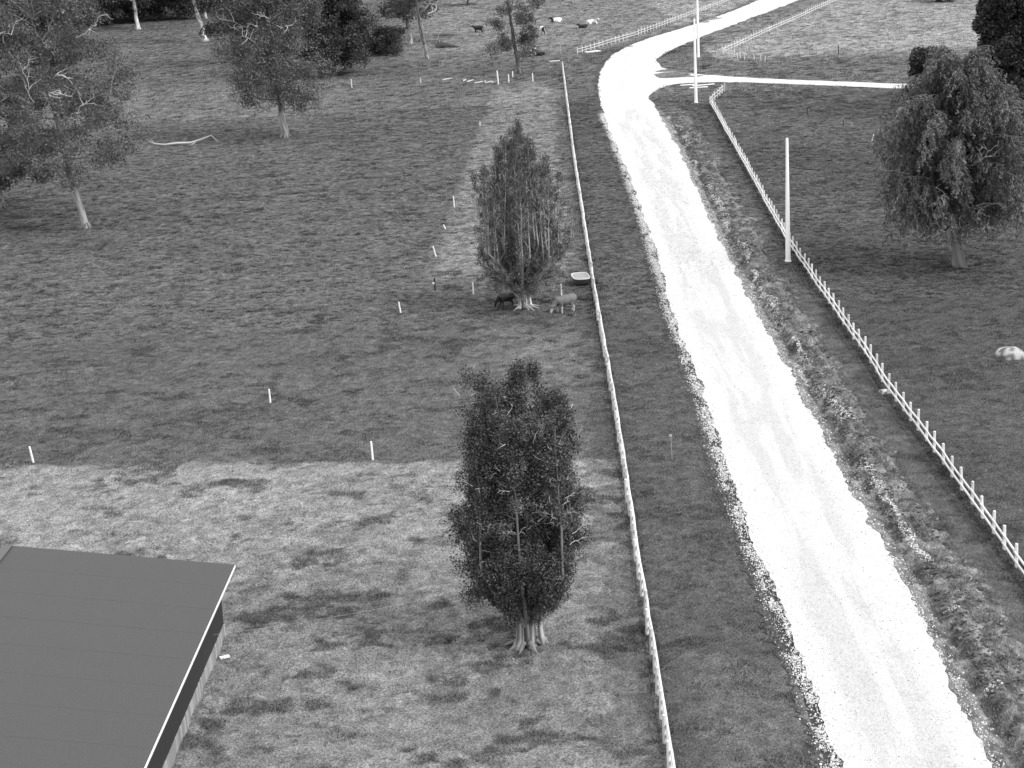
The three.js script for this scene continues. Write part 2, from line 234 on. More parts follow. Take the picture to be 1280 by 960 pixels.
// ---------------------------------------------------------------- grass
function tuftGeo(seed, blades, rad, h) { const r = rng(seed), P = [], N = [], I = [];
  for (let k = 0; k < blades; k++) { const a = r() * 6.28, d = rad * Math.sqrt(r()), bx = Math.cos(a) * d, bz = Math.sin(a) * d, w = a + (r() - 0.5) * 3, o = r() * 6.28, H = h * (0.5 + 0.7 * r()), le = H * (0.4 + 0.9 * r()), hw = 0.008 + 0.009 * r(); const b = P.length / 3;
    P.push(bx + Math.cos(o) * hw, 0, bz + Math.sin(o) * hw, bx - Math.cos(o) * hw, 0, bz - Math.sin(o) * hw, bx + Math.cos(w) * le, H, bz + Math.sin(w) * le); const nx = -Math.cos(w) * 0.5, nz = -Math.sin(w) * 0.5; for (let q = 0; q < 3; q++) N.push(nx, 0.85, nz); const ex = -2 * Math.cos(o) * hw, ez = -2 * Math.sin(o) * hw, ty = H, tz = Math.sin(w) * le - Math.sin(o) * hw, tx = Math.cos(w) * le - Math.cos(o) * hw, gx = -ez * ty, gy = ez * tx - ex * tz, gz = ex * ty; if (gx * nx + gy * 0.85 + gz * nz > 0) I.push(b, b + 1, b + 2); else I.push(b + 1, b, b + 2); }
  const g = new THREE.BufferGeometry(); g.setAttribute('position', new THREE.Float32BufferAttribute(P, 3)); g.setAttribute('normal', new THREE.Float32BufferAttribute(N, 3)); g.setIndex(I); return g; }
const grassMat = mat(1, 0.85);
const thin = e => e.filter((_, k) => k % 7 === 0 || k === e.length - 1), ROAD_POLY = [...thin(edgeL), ...thin(edgeU).reverse(), ...thin(edgeR).reverse()];
function inRoad(x, z) { let c = false; for (let k = 0, q = ROAD_POLY.length - 1; k < ROAD_POLY.length; q = k++) { const [ax, az] = ROAD_POLY[k], [bx, bz] = ROAD_POLY[q]; if ((az > z) !== (bz > z) && x < (bx - ax) * (z - az) / (bz - az) + ax) c = !c; } return c; }
function grassy(x, z) { // no grass on gravel, on the bank's raw middle or under the shed
  if (z > -64 && x < -10.9 - 0.0335 * (z + 63.6)) return false;
  if (z > -206) { if (x > roadLx(z) - 0.5 && x < roadRx(z) + 0.5) return false; return true; }
  return !inRoad(x, z);
}
{ const r = rng(31); const bands = [[-42, -110, 330000, 0.66, 'short grass on the near paddock and roadside verge'], [-110, -215, 230000, 1.2, 'pasture grass around the upright trees and the white fences'], [-215, -410, 120000, 2.6, 'grass on the far fields where the cattle rest']];
  bands.forEach(([za, zb, n, sc, label], bi) => { const L = [];
    while (L.length < n) { const z = lerp(za, zb, r()), hw = 0.31 * -z + 3; if (r() * (0.31 * -zb + 3) > hw) { continue; } const x = (r() * 2 - 1) * hw + 0.05 * -z * 0.3; if (!grassy(x, z)) continue;
      const rk = rank(x * (z > -90 ? 0.8 : 1), z * (z > -90 ? 0.8 : 1)), onBank = z > -206 && x > roadRx(z) && x < roadRx(z) + bankW(z); if (onBank && r() < 0.6 + 0.5 * (fbm(x * 1.2, z * 0.8, 3) - 0.4)) continue;
      const byFence = z > -206 && (Math.abs(x - fenceLx(z)) < 0.3 || Math.abs(x - fenceRx(z)) < 0.35) ? 1.9 : 1, h = (0.55 + 0.5 * r()) * (1 + 0.9 * rk) * byFence * 1, y = onBank || (z > -203 && x > roadRx(z) && x < roadRx(z) + 3.9) ? Math.max(bankH(x - roadRx(z), z, x), x - roadRx(z) > 2.2 ? ground(x, z) : -1) : ground(x, z); const s = sc * (0.75 + 0.5 * r());
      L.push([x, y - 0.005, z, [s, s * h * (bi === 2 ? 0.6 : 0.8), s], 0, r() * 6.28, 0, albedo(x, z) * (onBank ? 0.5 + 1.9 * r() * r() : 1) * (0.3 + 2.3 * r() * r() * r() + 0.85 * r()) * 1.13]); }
    instanced('grass', tuftGeo(40 + bi, 15, 0.17, 0.085), grassMat, L, null, 'stuff', label, 'grass'); }); }
console.log('grass done');

// ---------------------------------------------------------------- fences
const whitewash = [0.64, 0.56, 0.48].map(v => mat(v, 0.8));
const postGeo = (() => { const g = new THREE.CylinderGeometry(0.064, 0.07, 1, 7); g.translate(0, 0.5, 0); const c = new THREE.SphereGeometry(0.064, 7, 3, 0, 6.283, 0, 1.57); c.scale(1, 0.5, 1); c.translate(0, 1, 0); return mergeGeometries([g, c]); })();
const railGeo = (() => { const g = new THREE.CylinderGeometry(0.05, 0.046, 1, 7); g.rotateX(Math.PI / 2); g.translate(0, 0, 0.5); return g; })();
function fence(label, line, seed, side, postH = 0.98, rails = [0.68, 0.32], spacing = 1.75) {
  const r = rng(seed), c = new THREE.CurvePath(); for (let k = 1; k < line.length; k++) c.add(new THREE.LineCurve3(V(line[k - 1][0], 0, line[k - 1][1]), V(line[k][0], 0, line[k][1])));
  const n = Math.round(c.getLength() / spacing), pts = []; for (let k = 0; k <= n; k++) { const p = c.getPoint(k / n); p.x += (r() - 0.5) * 0.05; p.y = Math.max(ground(p.x, p.z), -0.06); pts.push(p); }
  const f = thing('rail_fence', pts[0].x, 0, pts[0].z, 0, label, 'fence'); const o = pts[0];
  pts.forEach((p, k) => { const m = mesh('post', postGeo, whitewash[(r() * 3) | 0], f); m.position.set(p.x - o.x, p.y - 0.05, p.z - o.z); const h = postH * (0.96 + 0.1 * r()); m.scale.set(1, h + 0.05, 1); m.rotation.set((r() - 0.5) * 0.1, r() * 6, (r() - 0.5) * 0.1);
    if (k < n) for (const hr of rails) { const q = pts[k + 1], d = q.clone().sub(p), nrm = V(d.z, 0, -d.x).normalize().multiplyScalar(0.085 * side); const a = V(p.x + nrm.x, p.y + hr + (r() - 0.5) * 0.05, p.z + nrm.z), b = V(q.x + nrm.x, q.y + hr + (r() - 0.5) * 0.05, q.z + nrm.z); const m2 = mesh('rail', railGeo, whitewash[1 + ((r() * 2) | 0)], f); m2.position.set(a.x - o.x, a.y, a.z - o.z); m2.scale.set(1, 1, a.distanceTo(b) - 0.004); m2.lookAt(b); const dir = b.clone().sub(a).normalize(); m2.quaternion.setFromUnitVectors(V(0, 0, 1), dir); } });
  return f;
}
fence('long white post and rail fence between the paddocks and the road verge', FENCE_L, 51, -1);
fence('white post and rail fence past the churned bank, cornering at the side track', [...FENCE_R, [26.51, -216.15]], 52, 1);
fence('white two-rail fence along the bend of the road beside the resting cattle', [[11.84, -267.8], [22.83, -292.48], [42.67, -345.65], [60, -395]], 53, 1);
fence('white two-rail fence inside the road bend beside the pale field, with a short return', [[33.2, -252.2], [31.3, -257.98], [60.74, -335.12], [82, -388]], 54, -1);

// ---------------------------------------------------------------- utility poles
const concrete = mat(0.86, 0.8);
function pole(x, z, h, r0, r1, label) { const g = thing('utility_pole', x, ground(x, z), z, 0, label, 'pole'); const sh = new THREE.CylinderGeometry(r1, r0, h + 0.3, 10, 6); sh.translate(0, h / 2 - 0.15, 0); mesh('shaft', sh, concrete, g); const cap = new THREE.CylinderGeometry(r1 * 0.75, r1 * 1.02, 0.07, 10); cap.translate(0, h + 0.035, 0); mesh('cap', cap, concrete, g); const col = new THREE.CylinderGeometry(r0 * 1.12, r0 * 1.3, 0.12, 10); col.translate(0, 0.05, 0); mesh('collar', col, concrete, g); return g; }
pole(19.18, -122.48, 8.35, 0.18, 0.09, 'bare white pole standing against the fence above the churned bank');
pole(22.34, -208.08, 9.25, 0.19, 0.1, 'bare white pole in the dark grass at the mouth of the side track');
pole(27.98, -256.27, 13, 0.19, 0.1, 'tall white pole on the grass inside the road bend');

// ---------------------------------------------------------------- shed
{ const th = -0.0335, s = thing('farm_shed', -10.55, 0, -63.6, th, 'grey metal roofed farm shed with white gutter and dark upper wall', 'shed');
  const L = 25, Wd = 8.3, eave = 2.6, ridge = 3.7, slope = Math.atan2(ridge - eave, Wd), len = Math.hypot(Wd, ridge - eave);
  const nm = tile(256, (u, v, i, j) => 0.6 + 0.5 * hash(i, j)); 
  const roofM = [0.0515, 0.0517, 0.0516].map(v => { const m = mat(v, 0.75); const t = nm.clone(); t.repeat.set(2.1, 0.27); t.offset.set(v * 371 % 1, v * 917 % 1); t.needsUpdate = true; m.map = t; return m; });
  const r = rng(61), sheetG = box(len, 0.025, 1.09, -len / 2, 0, 0);
  for (let k = 0; k < 24; k++) for (const side of [1, -1]) { const m = mesh('roof_sheet', sheetG, roofM[(r() * 3) | 0], s); m.position.set(side > 0 ? 0 : -2 * Wd, eave + 0.01 + (k % 2) * 0.0025 + r() * 0.001, 0.53 + k * 1.04); if (side > 0) m.rotation.z = -slope; else { m.rotation.y = Math.PI; m.rotation.x = 0; m.rotation.order = 'YXZ'; m.rotation.z = -slope; } }
  const cap = box(0.36, 0.03, L, -Wd, ridge + 0.045, L / 2); mesh('ridge_cap', cap, mat(0.075, 0.7), s);
  const wM = mat(0.78, 0.5); mesh('gutter', box(0.04, 0.07, L, 0.012, eave - 0.04, L / 2), wM, s);
  const dark = mat(0.017, 0.7); const x0 = -0.42, zf = 1.05;
  { const sh = new THREE.Shape(); const n = 8, w = 1.04; sh.moveTo(0, -0.03); for (let k = 0; k <= n * 4; k++) { const q = k % 4; sh.lineTo(k / (n * 4) * w, q === 1 || q === 2 ? 0.022 : 0); } sh.lineTo(w, -0.03); sh.closePath(); // ribbed black sheeting
    const g = new THREE.ExtrudeGeometry(sh, { depth: 1.76, bevelEnabled: false }); g.rotateX(-Math.PI / 2); g.rotateY(-Math.PI / 2); g.rotateY(Math.PI); g.computeBoundingBox(); const c = g.boundingBox; g.translate(-c.min.x, -c.min.y, -c.min.z);
    const np = Math.floor((L - 2.1) / w); for (let k = 0; k < np; k++) mesh('cladding_sheet', g, dark, s).position.set(x0 - 0.03 + (k % 2) * 0.003, 0.74, zf + k * w); }
  const bm = [0.2, 0.25, 0.3, 0.34, 0.23].map(v => mat(v, 0.9));
  const bg = box(0.05, 0.98, 0.196), r2 = rng(62); const nb = Math.floor((L - 2.1) / 0.2);
  for (let k = 0; k < nb; k++) { const b = mesh('board', bg, bm[(r2() * 5) | 0], s); b.position.set(x0 + 0.03 + 0.012 * r2(), 0.25 + 0.03 * (r2() - 0.5), zf + 0.1 + k * 0.2); b.rotation.x = (r2() - 0.5) * 0.02; }
  const gs = new THREE.Shape(); gs.moveTo(x0, 0); gs.lineTo(x0, 2.5); gs.lineTo(-Wd, 3.58); gs.lineTo(-2 * Wd - x0, 2.5); gs.lineTo(-2 * Wd - x0, 0); gs.closePath();
  for (const z of [zf, L - 1.1]) { const g = new THREE.ExtrudeGeometry(gs, { depth: 0.06, bevelEnabled: false }); g.translate(0, 0, z - 0.03); mesh('end_wall', g, mat(0.03, 0.9), s); }
  mesh('side_wall', box(0.06, 2.5, L - 2.3, -2 * Wd - x0, 1.25, L / 2), mat(0.03, 0.9), s);
  const pl = thing('plank_offcut', -10.75, ground(-10.75, -60.75) + 0.02, -60.75, 0.5, 'short white plank offcut lying in the grass beside the shed wall', 'plank'); mesh('plank', box(0.36, 0.06, 0.16, 0, 0.03, 0), wM, pl);
}

// ---------------------------------------------------------------- trees
const barkTex = tile(128, (u, v, i, j) => 0.55 + 0.5 * hash(i, j >> 3));
function bark(v) { const m = mat(v, 0.95); m.vertexColors = true; return m; }
const deadMat = bark(0.58), leafMat = new THREE.MeshStandardMaterial({ roughness: 0.6, side: THREE.DoubleSide });
function leafGeo(seed, n, rad, len, wid, droop) { const r = rng(seed), P = [], N = [], I = [];
  for (let k = 0; k < n; k++) { const d = V(r() - 0.5, r() - 0.5, r() - 0.5).normalize(), c = d.clone().multiplyScalar(rad * Math.cbrt(r())); const dir = V(r() - 0.5, r() - 0.5 - droop, r() - 0.5).normalize(), sd = V(r() - 0.5, r() - 0.5, r() - 0.5).cross(dir).normalize(), l = len * (0.6 + 0.7 * r()), w = wid * (0.6 + 0.7 * r()), nn = V(0, 0, 0).crossVectors(sd, dir).normalize(); const b = P.length / 3;
    const A = c, B = c.clone().addScaledVector(dir, l * 0.45).addScaledVector(sd, w), C = c.clone().addScaledVector(dir, l), D = c.clone().addScaledVector(dir, l * 0.45).addScaledVector(sd, -w); for (const q of [A, B, C, D]) { P.push(q.x, q.y, q.z); N.push(nn.x, nn.y, nn.z); } I.push(b, b + 1, b + 2, b, b + 2, b + 3); }
  const g = new THREE.BufferGeometry(); g.setAttribute('position', new THREE.Float32BufferAttribute(P, 3)); g.setAttribute('normal', new THREE.Float32BufferAttribute(N, 3)); g.setIndex(I); return g; }
function strandGeo(seed, n, L, len, wid) { const r = rng(seed), P = [], N = [], I = [];
  for (let k = 0; k < n; k++) { const y = -L * k / n, c = V((r() - 0.5) * 0.16, y, (r() - 0.5) * 0.16), a = r() * 6.28, dir = V(Math.cos(a) * 0.5, -0.9, Math.sin(a) * 0.5).normalize(), sd = V(-Math.sin(a), 0, Math.cos(a)), nn = V(0, 0, 0).crossVectors(sd, dir), l = len * (0.6 + 0.7 * r()); const b = P.length / 3;
    for (const q of [c, c.clone().addScaledVector(dir, l * 0.4).addScaledVector(sd, wid), c.clone().addScaledVector(dir, l), c.clone().addScaledVector(dir, l * 0.4).addScaledVector(sd, -wid)]) { P.push(q.x, q.y, q.z); N.push(nn.x, nn.y, nn.z); } I.push(b, b + 1, b + 2, b, b + 2, b + 3); }
  const g = new THREE.BufferGeometry(); g.setAttribute('position', new THREE.Float32BufferAttribute(P, 3)); g.setAttribute('normal', new THREE.Float32BufferAttribute(N, 3)); g.setIndex(I); return g; }
function wander(r, a, b, n, amp) { const out = []; const o = V(0, 0, 0); for (let k = 0; k <= n; k++) { const t = k / n; if (k && k < n) o.add(V(r() - 0.5, (r() - 0.5) * 0.6, r() - 0.5).multiplyScalar(amp)); out.push(a.clone().lerp(b, t).addScaledVector(o, Math.sin(t * Math.PI) * 0.6 + 0.4 * (t < 1 ? 1 : 0) * t)); } return out; }
function limb(acc, r, a, b, r0, r1, n = 5, amp = 0.15, seg = 5, bend = null) { const pts = wander(r, a, b, n, amp); if (bend) pts.forEach((p, k) => { const t = k / n; p.addScaledVector(bend, Math.sin(t * Math.PI)); }); acc.tube(pts, pts.map((_, k) => lerp(r0, r1, k / n)), seg, true, () => 0.55 + 0.7 * r()); return pts; }
function gnarly(acc, r, a, dir, len, rad, depth = 2) { // dead, crooked branch
  const n = 5, pts = [a.clone()], d = dir.clone().normalize(); for (let k = 0; k < n; k++) { d.add(V(r() - 0.5, (r() - 0.5) * 0.9, r() - 0.5).multiplyScalar(0.9)).normalize(); pts.push(pts[k].clone().addScaledVector(d, len / n)); }
  acc.tube(pts, pts.map((_, k) => rad * (1 - 0.75 * k / n)), 4, true, () => 0.7 + 0.5 * r());
  if (depth > 0) for (let k = 2; k <= n; k += depth > 1 ? 1 : 2) gnarly(acc, r, pts[k], d.clone().add(V(r() - 0.5, r() - 0.4, r() - 0.5).multiplyScalar(1.8)), len * 0.5, rad * 0.55, depth - 1);
}
function blob(list, r, c, R, n, size, tone, tv = 0.5) { n = Math.floor(n + r()); for (let k = 0; k < n; k++) { const d = V(r() * 2 - 1, r() * 2 - 1, r() * 2 - 1); if (d.lengthSq() > 1) { k--; continue; } const f = 0.35 + 0.65 * d.length(); d.multiplyScalar(f > 0 ? 1 : 1); list.push([c.x + d.x * R[0], c.y + d.y * R[1], c.z + d.z * R[2], size * (0.7 + 0.6 * r()), r() * 6.28, r() * 6.28, r() * 6.28, tone * (1 - tv * 0.6 + tv * r() + (r() > 0.88 ? tv * 1.2 : 0))]); } }
const LEAF_W = leafGeo(76, 17, 0.5, 0.19, 0.036, 0.1), LEAF_S = leafGeo(71, 22, 0.2, 0.08, 0.02, 0.05), LEAF_M = leafGeo(72, 18, 0.42, 0.2, 0.05, 0.1), LEAF_L = leafGeo(73, 20, 0.6, 0.34, 0.1, 0.1), LEAF_D = leafGeo(74, 30, 0.5, 0.26, 0.07, 0.0);
function finish(t, acc, deadAcc, leaves, geo, barkV, crownName = 'crown') { mesh('trunk', acc.geo(), bark(barkV), t); if (deadAcc && deadAcc.p.length) mesh('dead_branches', deadAcc.geo(), deadMat, t); instanced(crownName, geo, leafMat, leaves, t); }

function uprightTree(name, x, z, H, prof, o, label) { // a column of steep stems rising from one fluted foot
  const t = thing(name, x, ground(x, z), z, 0, label, 'tree'), r = rng(o.seed), A = new Acc(), D = new Acc(), L = [], F = o.foot || 1;
  for (let k = 0; k < 8; k++) { // the foot is two bundles of stems with a gap between
    const right = k > 4, bx = right ? 0.3 : -0.14, a = k * 2.1 + 0.6 * r(), d = 0.17 * F, c = Math.cos(a), q = Math.sin(a), top = (1.9 + 1.4 * r()) * F, rr = (right ? 0.095 : 0.13) * (0.8 + 0.4 * r()) * F, lx = right ? 0.22 : -0.06;
    A.tube([V(bx * F + c * d * 2.0, -0.2, q * d * 2.0), V(bx * F + c * d * 1.5, 0.1, q * d * 1.5), V(bx * F + c * d * 1.1, 0.34 * F, q * d * 1.1), V(bx * F + c * d * 0.95, 0.75 * F, q * d), V(bx * F + c * d + lx * 0.4, top * 0.6, q * d), V(bx * F + c * d * 1.3 + lx, top, q * d * 1.3)], [rr * 1.7, rr * 1.3, rr, rr * 0.9, rr * 0.75, rr * 0.45], 11, true, (j, i) => (j < 4 ? 1.9 : 0.55) * (0.2 + 1.1 * hash(i + k * 13, j >> 1)), (j, i) => 0.7 + 0.6 * hash(i + k * 5, j >> 2)); }
  for (let k = 0; k < 11; k++) { const a = k / 11 * 6.28 + r(), l = 0.7 + 0.65 * r(); limb(A, r, V(Math.cos(a) * 0.3, 0.22, Math.sin(a) * 0.3).multiplyScalar(F), V(Math.cos(a) * l, -0.06, Math.sin(a) * l), 0.1, 0.025, 4, 0.09); }
  for (let k = 0; k < o.stems; k++) { const a = k * 2.399 + r() * 0.5, f = k === 0 ? 0.05 : Math.sqrt((k + 0.3) / o.stems), topH = H * (k === 0 ? 1 : lerp(0.98, o.outTop + 0.3 * r(), f * f) - 0.11 * r()); const R = f * prof(topH / H) * 0.95 + 0.08;
    const bow = f * prof(0.4) * 0.8, a0 = V(Math.cos(a) * 0.16, 0.5 + r() * 0.9, Math.sin(a) * 0.16), mid = V(Math.cos(a) * bow, topH * (0.32 + 0.14 * r()), Math.sin(a) * bow), end = V(Math.cos(a) * R, topH, Math.sin(a) * R);
    const p1 = limb(A, r, a0, mid, 0.1, 0.06, 6, 0.1), p2 = limb(A, r, mid, end, 0.055, 0.012, 9, 0.13);
    for (const p of [...p1.slice(2), ...p2]) { const hh = p.y / H; if (hh < o.bare) continue; const tip = 1 - 0.6 * ss(topH * 0.7, topH, p.y);
      for (let q = 0; q < o.side; q++) { const b = a + (r() - 0.5) * 5, l = o.reach * (0.35 + 0.75 * r()) * tip; const e = V(p.x + Math.cos(b) * l, p.y + o.lift * l * (0.4 + 0.9 * r()) - o.hang * r(), p.z + Math.sin(b) * l); const rad = Math.hypot(e.x, e.z), lim = prof(e.y / H) * (o.rag + (1.36 - o.rag) * fbm(Math.atan2(e.z, e.x) * 1.6 + 20, e.y * 0.9, 3) + 0.14 * r()); if (fbm(e.x * 0.9 + 30, e.y * 0.75 + e.z * 0.8, 2) < o.gap + 0.09 * ss(0.55, 0.95, e.y / H)) continue; if (rad > lim) { e.x *= lim / rad; e.z *= lim / rad; }
        const pts = limb(A, r, p, e, 0.022, 0.006, 4, 0.09, 4); const tw = 0.7 + 0.6 * r(); for (let w = 2; w < pts.length; w++) blob(L, r, pts[w], [o.puff, o.puff * o.tall, o.puff], o.dens, o.size * (0.7 + 0.6 * r()), o.tone * tw, 0.9); } }
    blob(L, r, end, [0.2, 0.45, 0.2], 6, o.size, o.tone, 0.9);
    for (let q = 0; q < o.dead; q++) { const p = p2[2 + (r() * 7 | 0)], b = 1.5 + (r() - 0.5) * 4; const rr = 0.1 + 0.4 * r(), st = V(p.x + Math.cos(b) * rr, p.y + 0.3 * (r() - 0.5), p.z + Math.sin(b) * rr); gnarly(D, r, st, V(Math.cos(b), 0.9, Math.sin(b)), o.twig * (0.5 + r()), 0.014, 1); } }
  for (let k = 0; k < o.skirt[0]; k++) { const a = k * 2.399 + r(), l = lerp(o.skirt[3], o.skirt[4], Math.sqrt(r())), y = lerp(o.skirt[1], o.skirt[2], r()); const pts = limb(A, r, V(0, y + 0.4 * r(), 0), V(Math.cos(a) * l, y + 0.5 * r() * l * 0.5, Math.sin(a) * l), 0.04, 0.01, 5, 0.14, 4), tw = 0.7 + 0.6 * r(); for (let w = 2; w < pts.length; w++) for (let q = 0; q < 2; q++) blob(L, r, pts[w].clone().add(V((r() - 0.5) * 0.5, (r() - 0.6) * 0.5, (r() - 0.5) * 0.5)), [o.puff * 1.2, o.puff * 1.3, o.puff * 1.2], o.dens + 1, o.size, o.tone * tw, 0.9); }
  for (let k = 0; k < o.collar; k++) { const a = k * 2.4, h = 1.0 + 1.3 * r(), R = 0.35 + 0.45 * r() * h * 0.6; blob(L, r, V(Math.cos(a) * R, h, Math.sin(a) * R), [0.2, 0.3, 0.2], 5, o.size, o.tone, 0.9); }
  if (o.extra) o.extra(A, D, L, r);
  for (const l of L) { l[4] = (r() - 0.5) * o.tilt; l[6] = (r() - 0.5) * o.tilt; }
  finish(t, A, D, L, o.geo || LEAF_S, o.bark); return t;
}
const LEAF_UP = leafGeo(75, 14, 0.2, 0.13, 0.022, -0.7);
const prof1 = h => 2.5 * clamp(0.42 + 0.58 * ss(0.1, 0.36, h)) * lerp(1.06, 0.78, ss(0.4, 1.02, h));
uprightTree('evergreen_tree', 0.1, -61.05, 10.1, prof1, { seed: 101, rag: 0.3, gap: 0.5, tilt: 6, tall: 1.3, collar: 26, skirt: [30, 2.2, 4.2, 0.6, 2.0], stems: 19, side: 4, reach: 1.0, lift: 0.5, hang: 0.3, outTop: 0.74, puff: 0.26, bare: 0.15, dens: 4, size: 1.0, tone: 0.05, dead: 13, twig: 0.42, bark: 0.2, extra: (A, D, L, r) => { limb(A, r, V(-0.2, 1.6, 0), V(-2.0, 2.4, 0.2), 0.05, 0.02, 5, 0.1); for (let k = 0; k < 8; k++) blob(L, r, V(-1.5 - 0.7 * r(), 1.8 + 0.8 * r(), 0.3 * r()), [0.35, 0.4, 0.35], 9, 1, 0.075, 0.9); } }, 'dense dark columnar evergreen with a pale fluted trunk on the grazed paddock');
const prof2 = h => 3.1 * Math.sqrt(clamp(ss(-0.02, 0.15, h) * 0.85 + 0.15)) * (h < 0.55 ? 1 : lerp(1, 0.36, ss(0.6, 1.02, h)));
uprightTree('upright_tree', 1.0, -112.84, 11.5, prof2, { seed: 202, rag: 0.6, gap: 0.47, tilt: 1.2, tall: 2.6, collar: 14, twig: 0.6, geo: LEAF_UP, skirt: [70, 0.9, 3.6, 0.8, 2.9], stems: 40, side: 3, reach: 0.62, lift: 1.5, hang: 0, outTop: 0.6, puff: 0.11, bare: 0.06, dens: 1.4, size: 0.9, tone: 0.066, dead: 1, bark: 0.36, foot: 0.85, extra: (A, D, L, r) => { const p = limb(A, r, V(0.2, 1.0, 0), V(3.1, 4.0, -0.3), 0.09, 0.05, 6, 0.12), q = limb(A, r, p[6], V(3.3, 6.0, -0.4), 0.05, 0.015, 5, 0.1); for (const w of [...p.slice(2), ...q]) blob(L, r, w, [0.45, 0.45, 0.45], 8, 1, 0.1, 0.9); } }, 'upright many-stemmed tree with thin feathery foliage, cattle at its foot');

function broadTree(name, x, z, o, label, group) { // leaning trunk, limbs reaching to separate clumps of foliage
  const t = thing(name, x, ground(x, z), z, 0, label, 'tree', group), r = rng(o.seed), made = [], A = new Acc(), D = new Acc(), L = [], H = o.H, lean = o.lean || [0, 0];
  const at = h => V(lean[0] * Math.pow(h / H, 0.9), h, lean[1] * h / H);
  const n = 48, pts = []; const wob = V(0, 0, 0); for (let k = 0; k <= n; k++) { const p = at(H * 0.92 * k / n); if (k > 1) wob.add(V(r() - 0.5, 0, r() - 0.5).multiplyScalar(0.13 * (o.crook || 1))).multiplyScalar(0.94); p.add(wob); pts.push(p); } pts[0].y = -0.2;
  const hb0 = (r() * 90) | 0; A.tube(pts, pts.map((_, k) => o.r * (k === 0 ? 1.25 : k === 1 ? 1.0 : 0.94 - 0.8 * k / n)), 12, true, (k, q) => (k < 8 ? 1.5 : 0.75) * (0.15 + 1.5 * vn(q * 0.9 + hb0, k * 0.9 + 7)), (k, q) => 0.84 + 0.32 * hash(q + 7, (k >> 2) + hb0));
  for (let k = 0; k < 5; k++) { const a = k / 5 * 6.28 + r(); limb(A, r, V(Math.cos(a) * o.r * 0.6, 0.45, Math.sin(a) * o.r * 0.6), V(Math.cos(a) * o.r * 1.8, -0.08, Math.sin(a) * o.r * 1.8), o.r * 0.4, 0.05, 2, 0.03); }
  for (const c of o.clumps || []) add(V(c[0], c[1], c[2]), c[3], c[4] || 1);
  for (let k = 0; k < (o.n || 0); k++) { const h = lerp(o.low, 1, Math.pow(r(), 0.85)), R = o.env(h), a = r() * 6.28, d = R * Math.sqrt(0.12 + 0.88 * r()); const c = at(h * H); add(V(c.x + Math.cos(a) * d, h * H, c.z + Math.sin(a) * d), (o.cr || 1.3) * (0.65 + 0.6 * r()), 1); }
  function add(c, R, dens) { const hb = Math.max((0.2 + 0.16 * r()) * H * (o.low > 0.15 ? 1 : 0.5), c.y - (0.15 + 0.45 * r()) * Math.hypot(c.x - at(c.y).x, c.z - at(c.y).z) - 0.5 - r()); let st = at(Math.min(hb, H * 0.9)); { let bd = st.distanceTo(c), pick = null; for (const mp of made) for (let w = 3; w < mp.length; w += 2) { const q = mp[w], dd = q.distanceTo(c) * 1.15; if (dd < bd && q.y < c.y + 0.8) { bd = dd; pick = q; } } if (pick) st = pick.clone(); } const dist = st.distanceTo(c), p = limb(A, r, st, c, 0.02 + 0.011 * dist * (o.r / 0.3), 0.014, 8, 0.34, 5, V((r() - 0.5) * 0.16 * dist, (0.12 * r() - 0.1) * dist * (o.sag ?? 1), (r() - 0.5) * 0.16 * dist)); made.push(p);
    for (let q = 0; q < 6; q++) { const e = c.clone().add(V((r() - 0.5) * 2 * R, (r() - 0.5) * 1.1 * R, (r() - 0.5) * 2 * R)); limb(A, r, p[3 + (r() * 3 | 0)], e, 0.022, 0.01, 3, 0.12, 3); blob(L, r, e, [R * 0.55, R * 0.32, R * 0.55], Math.round((o.dens || 10) * dens), o.size || 1, o.tone * (0.8 + 0.4 * r()), 0.8); } }
  for (let k = 0; k < (o.dead || 0); k++) { const h = H * lerp(o.deadAt[0], o.deadAt[1], r()), a = o.deadDir ? o.deadDir[k % o.deadDir.length] + (r() - 0.5) * 0.8 : r() * 6.28, s = at(h), d = V(Math.cos(a), 0.25 + 0.3 * r(), Math.sin(a)); const st = s.clone().addScaledVector(d, (o.deadOut ?? 0.3) * (0.5 + 0.5 * r()) * 6); gnarly(D, r, st, d, (o.deadLen || 2.4) * (0.7 + 0.5 * r()), o.deadR || 0.07, 2); }
  finish(t, A, D, L, o.geo || LEAF_M, o.bark || 0.24); return t;
}
const dome = (R, low = 0.2) => h => R * Math.sqrt(clamp(1 - Math.pow((h - 0.55) / 0.55, 2)));
broadTree('beech_tree', -34.09, -148.64, { seed: 301, H: 21, r: 0.3, lean: [-2.8, 0], low: 0.22, n: 120, env: h => h < 0.34 ? 5.2 : 6.3, cr: 1.25, dens: 8, size: 1.1, tone: 0.092, geo: LEAF_W, bark: 0.2, dead: 13, deadAt: [0.38, 0.72], deadLen: 2.6, deadR: 0.06, deadOut: 0.75, deadDir: [2.5, 1.2, 1.9, 0.6, 2.8, 1.5] }, 'tall beech with pale leaning trunk and bleached dead branches in the dark pasture');
broadTree('beech_tree', -22.78, -196.28, { seed: 302, H: 19, r: 0.4, lean: [-1.2, 0], low: 0.18, n: 95, env: h => h < 0.3 ? 4.6 : h < 0.6 ? 5.4 : 4.6, cr: 1.5, dens: 9, size: 1.3, tone: 0.088, geo: LEAF_W, bark: 0.2, dead: 8, deadAt: [0.42, 0.7], deadLen: 2.6, deadR: 0.075, deadOut: 0.6, deadDir: [1.2, 2.2, 0.9, 1.7] }, 'beech with a stout pale trunk and bleached limbs beyond the fallen branch');
broadTree('beech_tree', -44.2, -161, { seed: 303, H: 18, r: 0.35, lean: [-0.6, 0], low: 0.12, n: 70, env: h => h < 0.3 ? 3.6 : 4.6, cr: 1.3, dens: 8, size: 1.2, tone: 0.085, bark: 0.2 }, 'beech cut by the picture edge, its foliage touching the tall leaning beech');
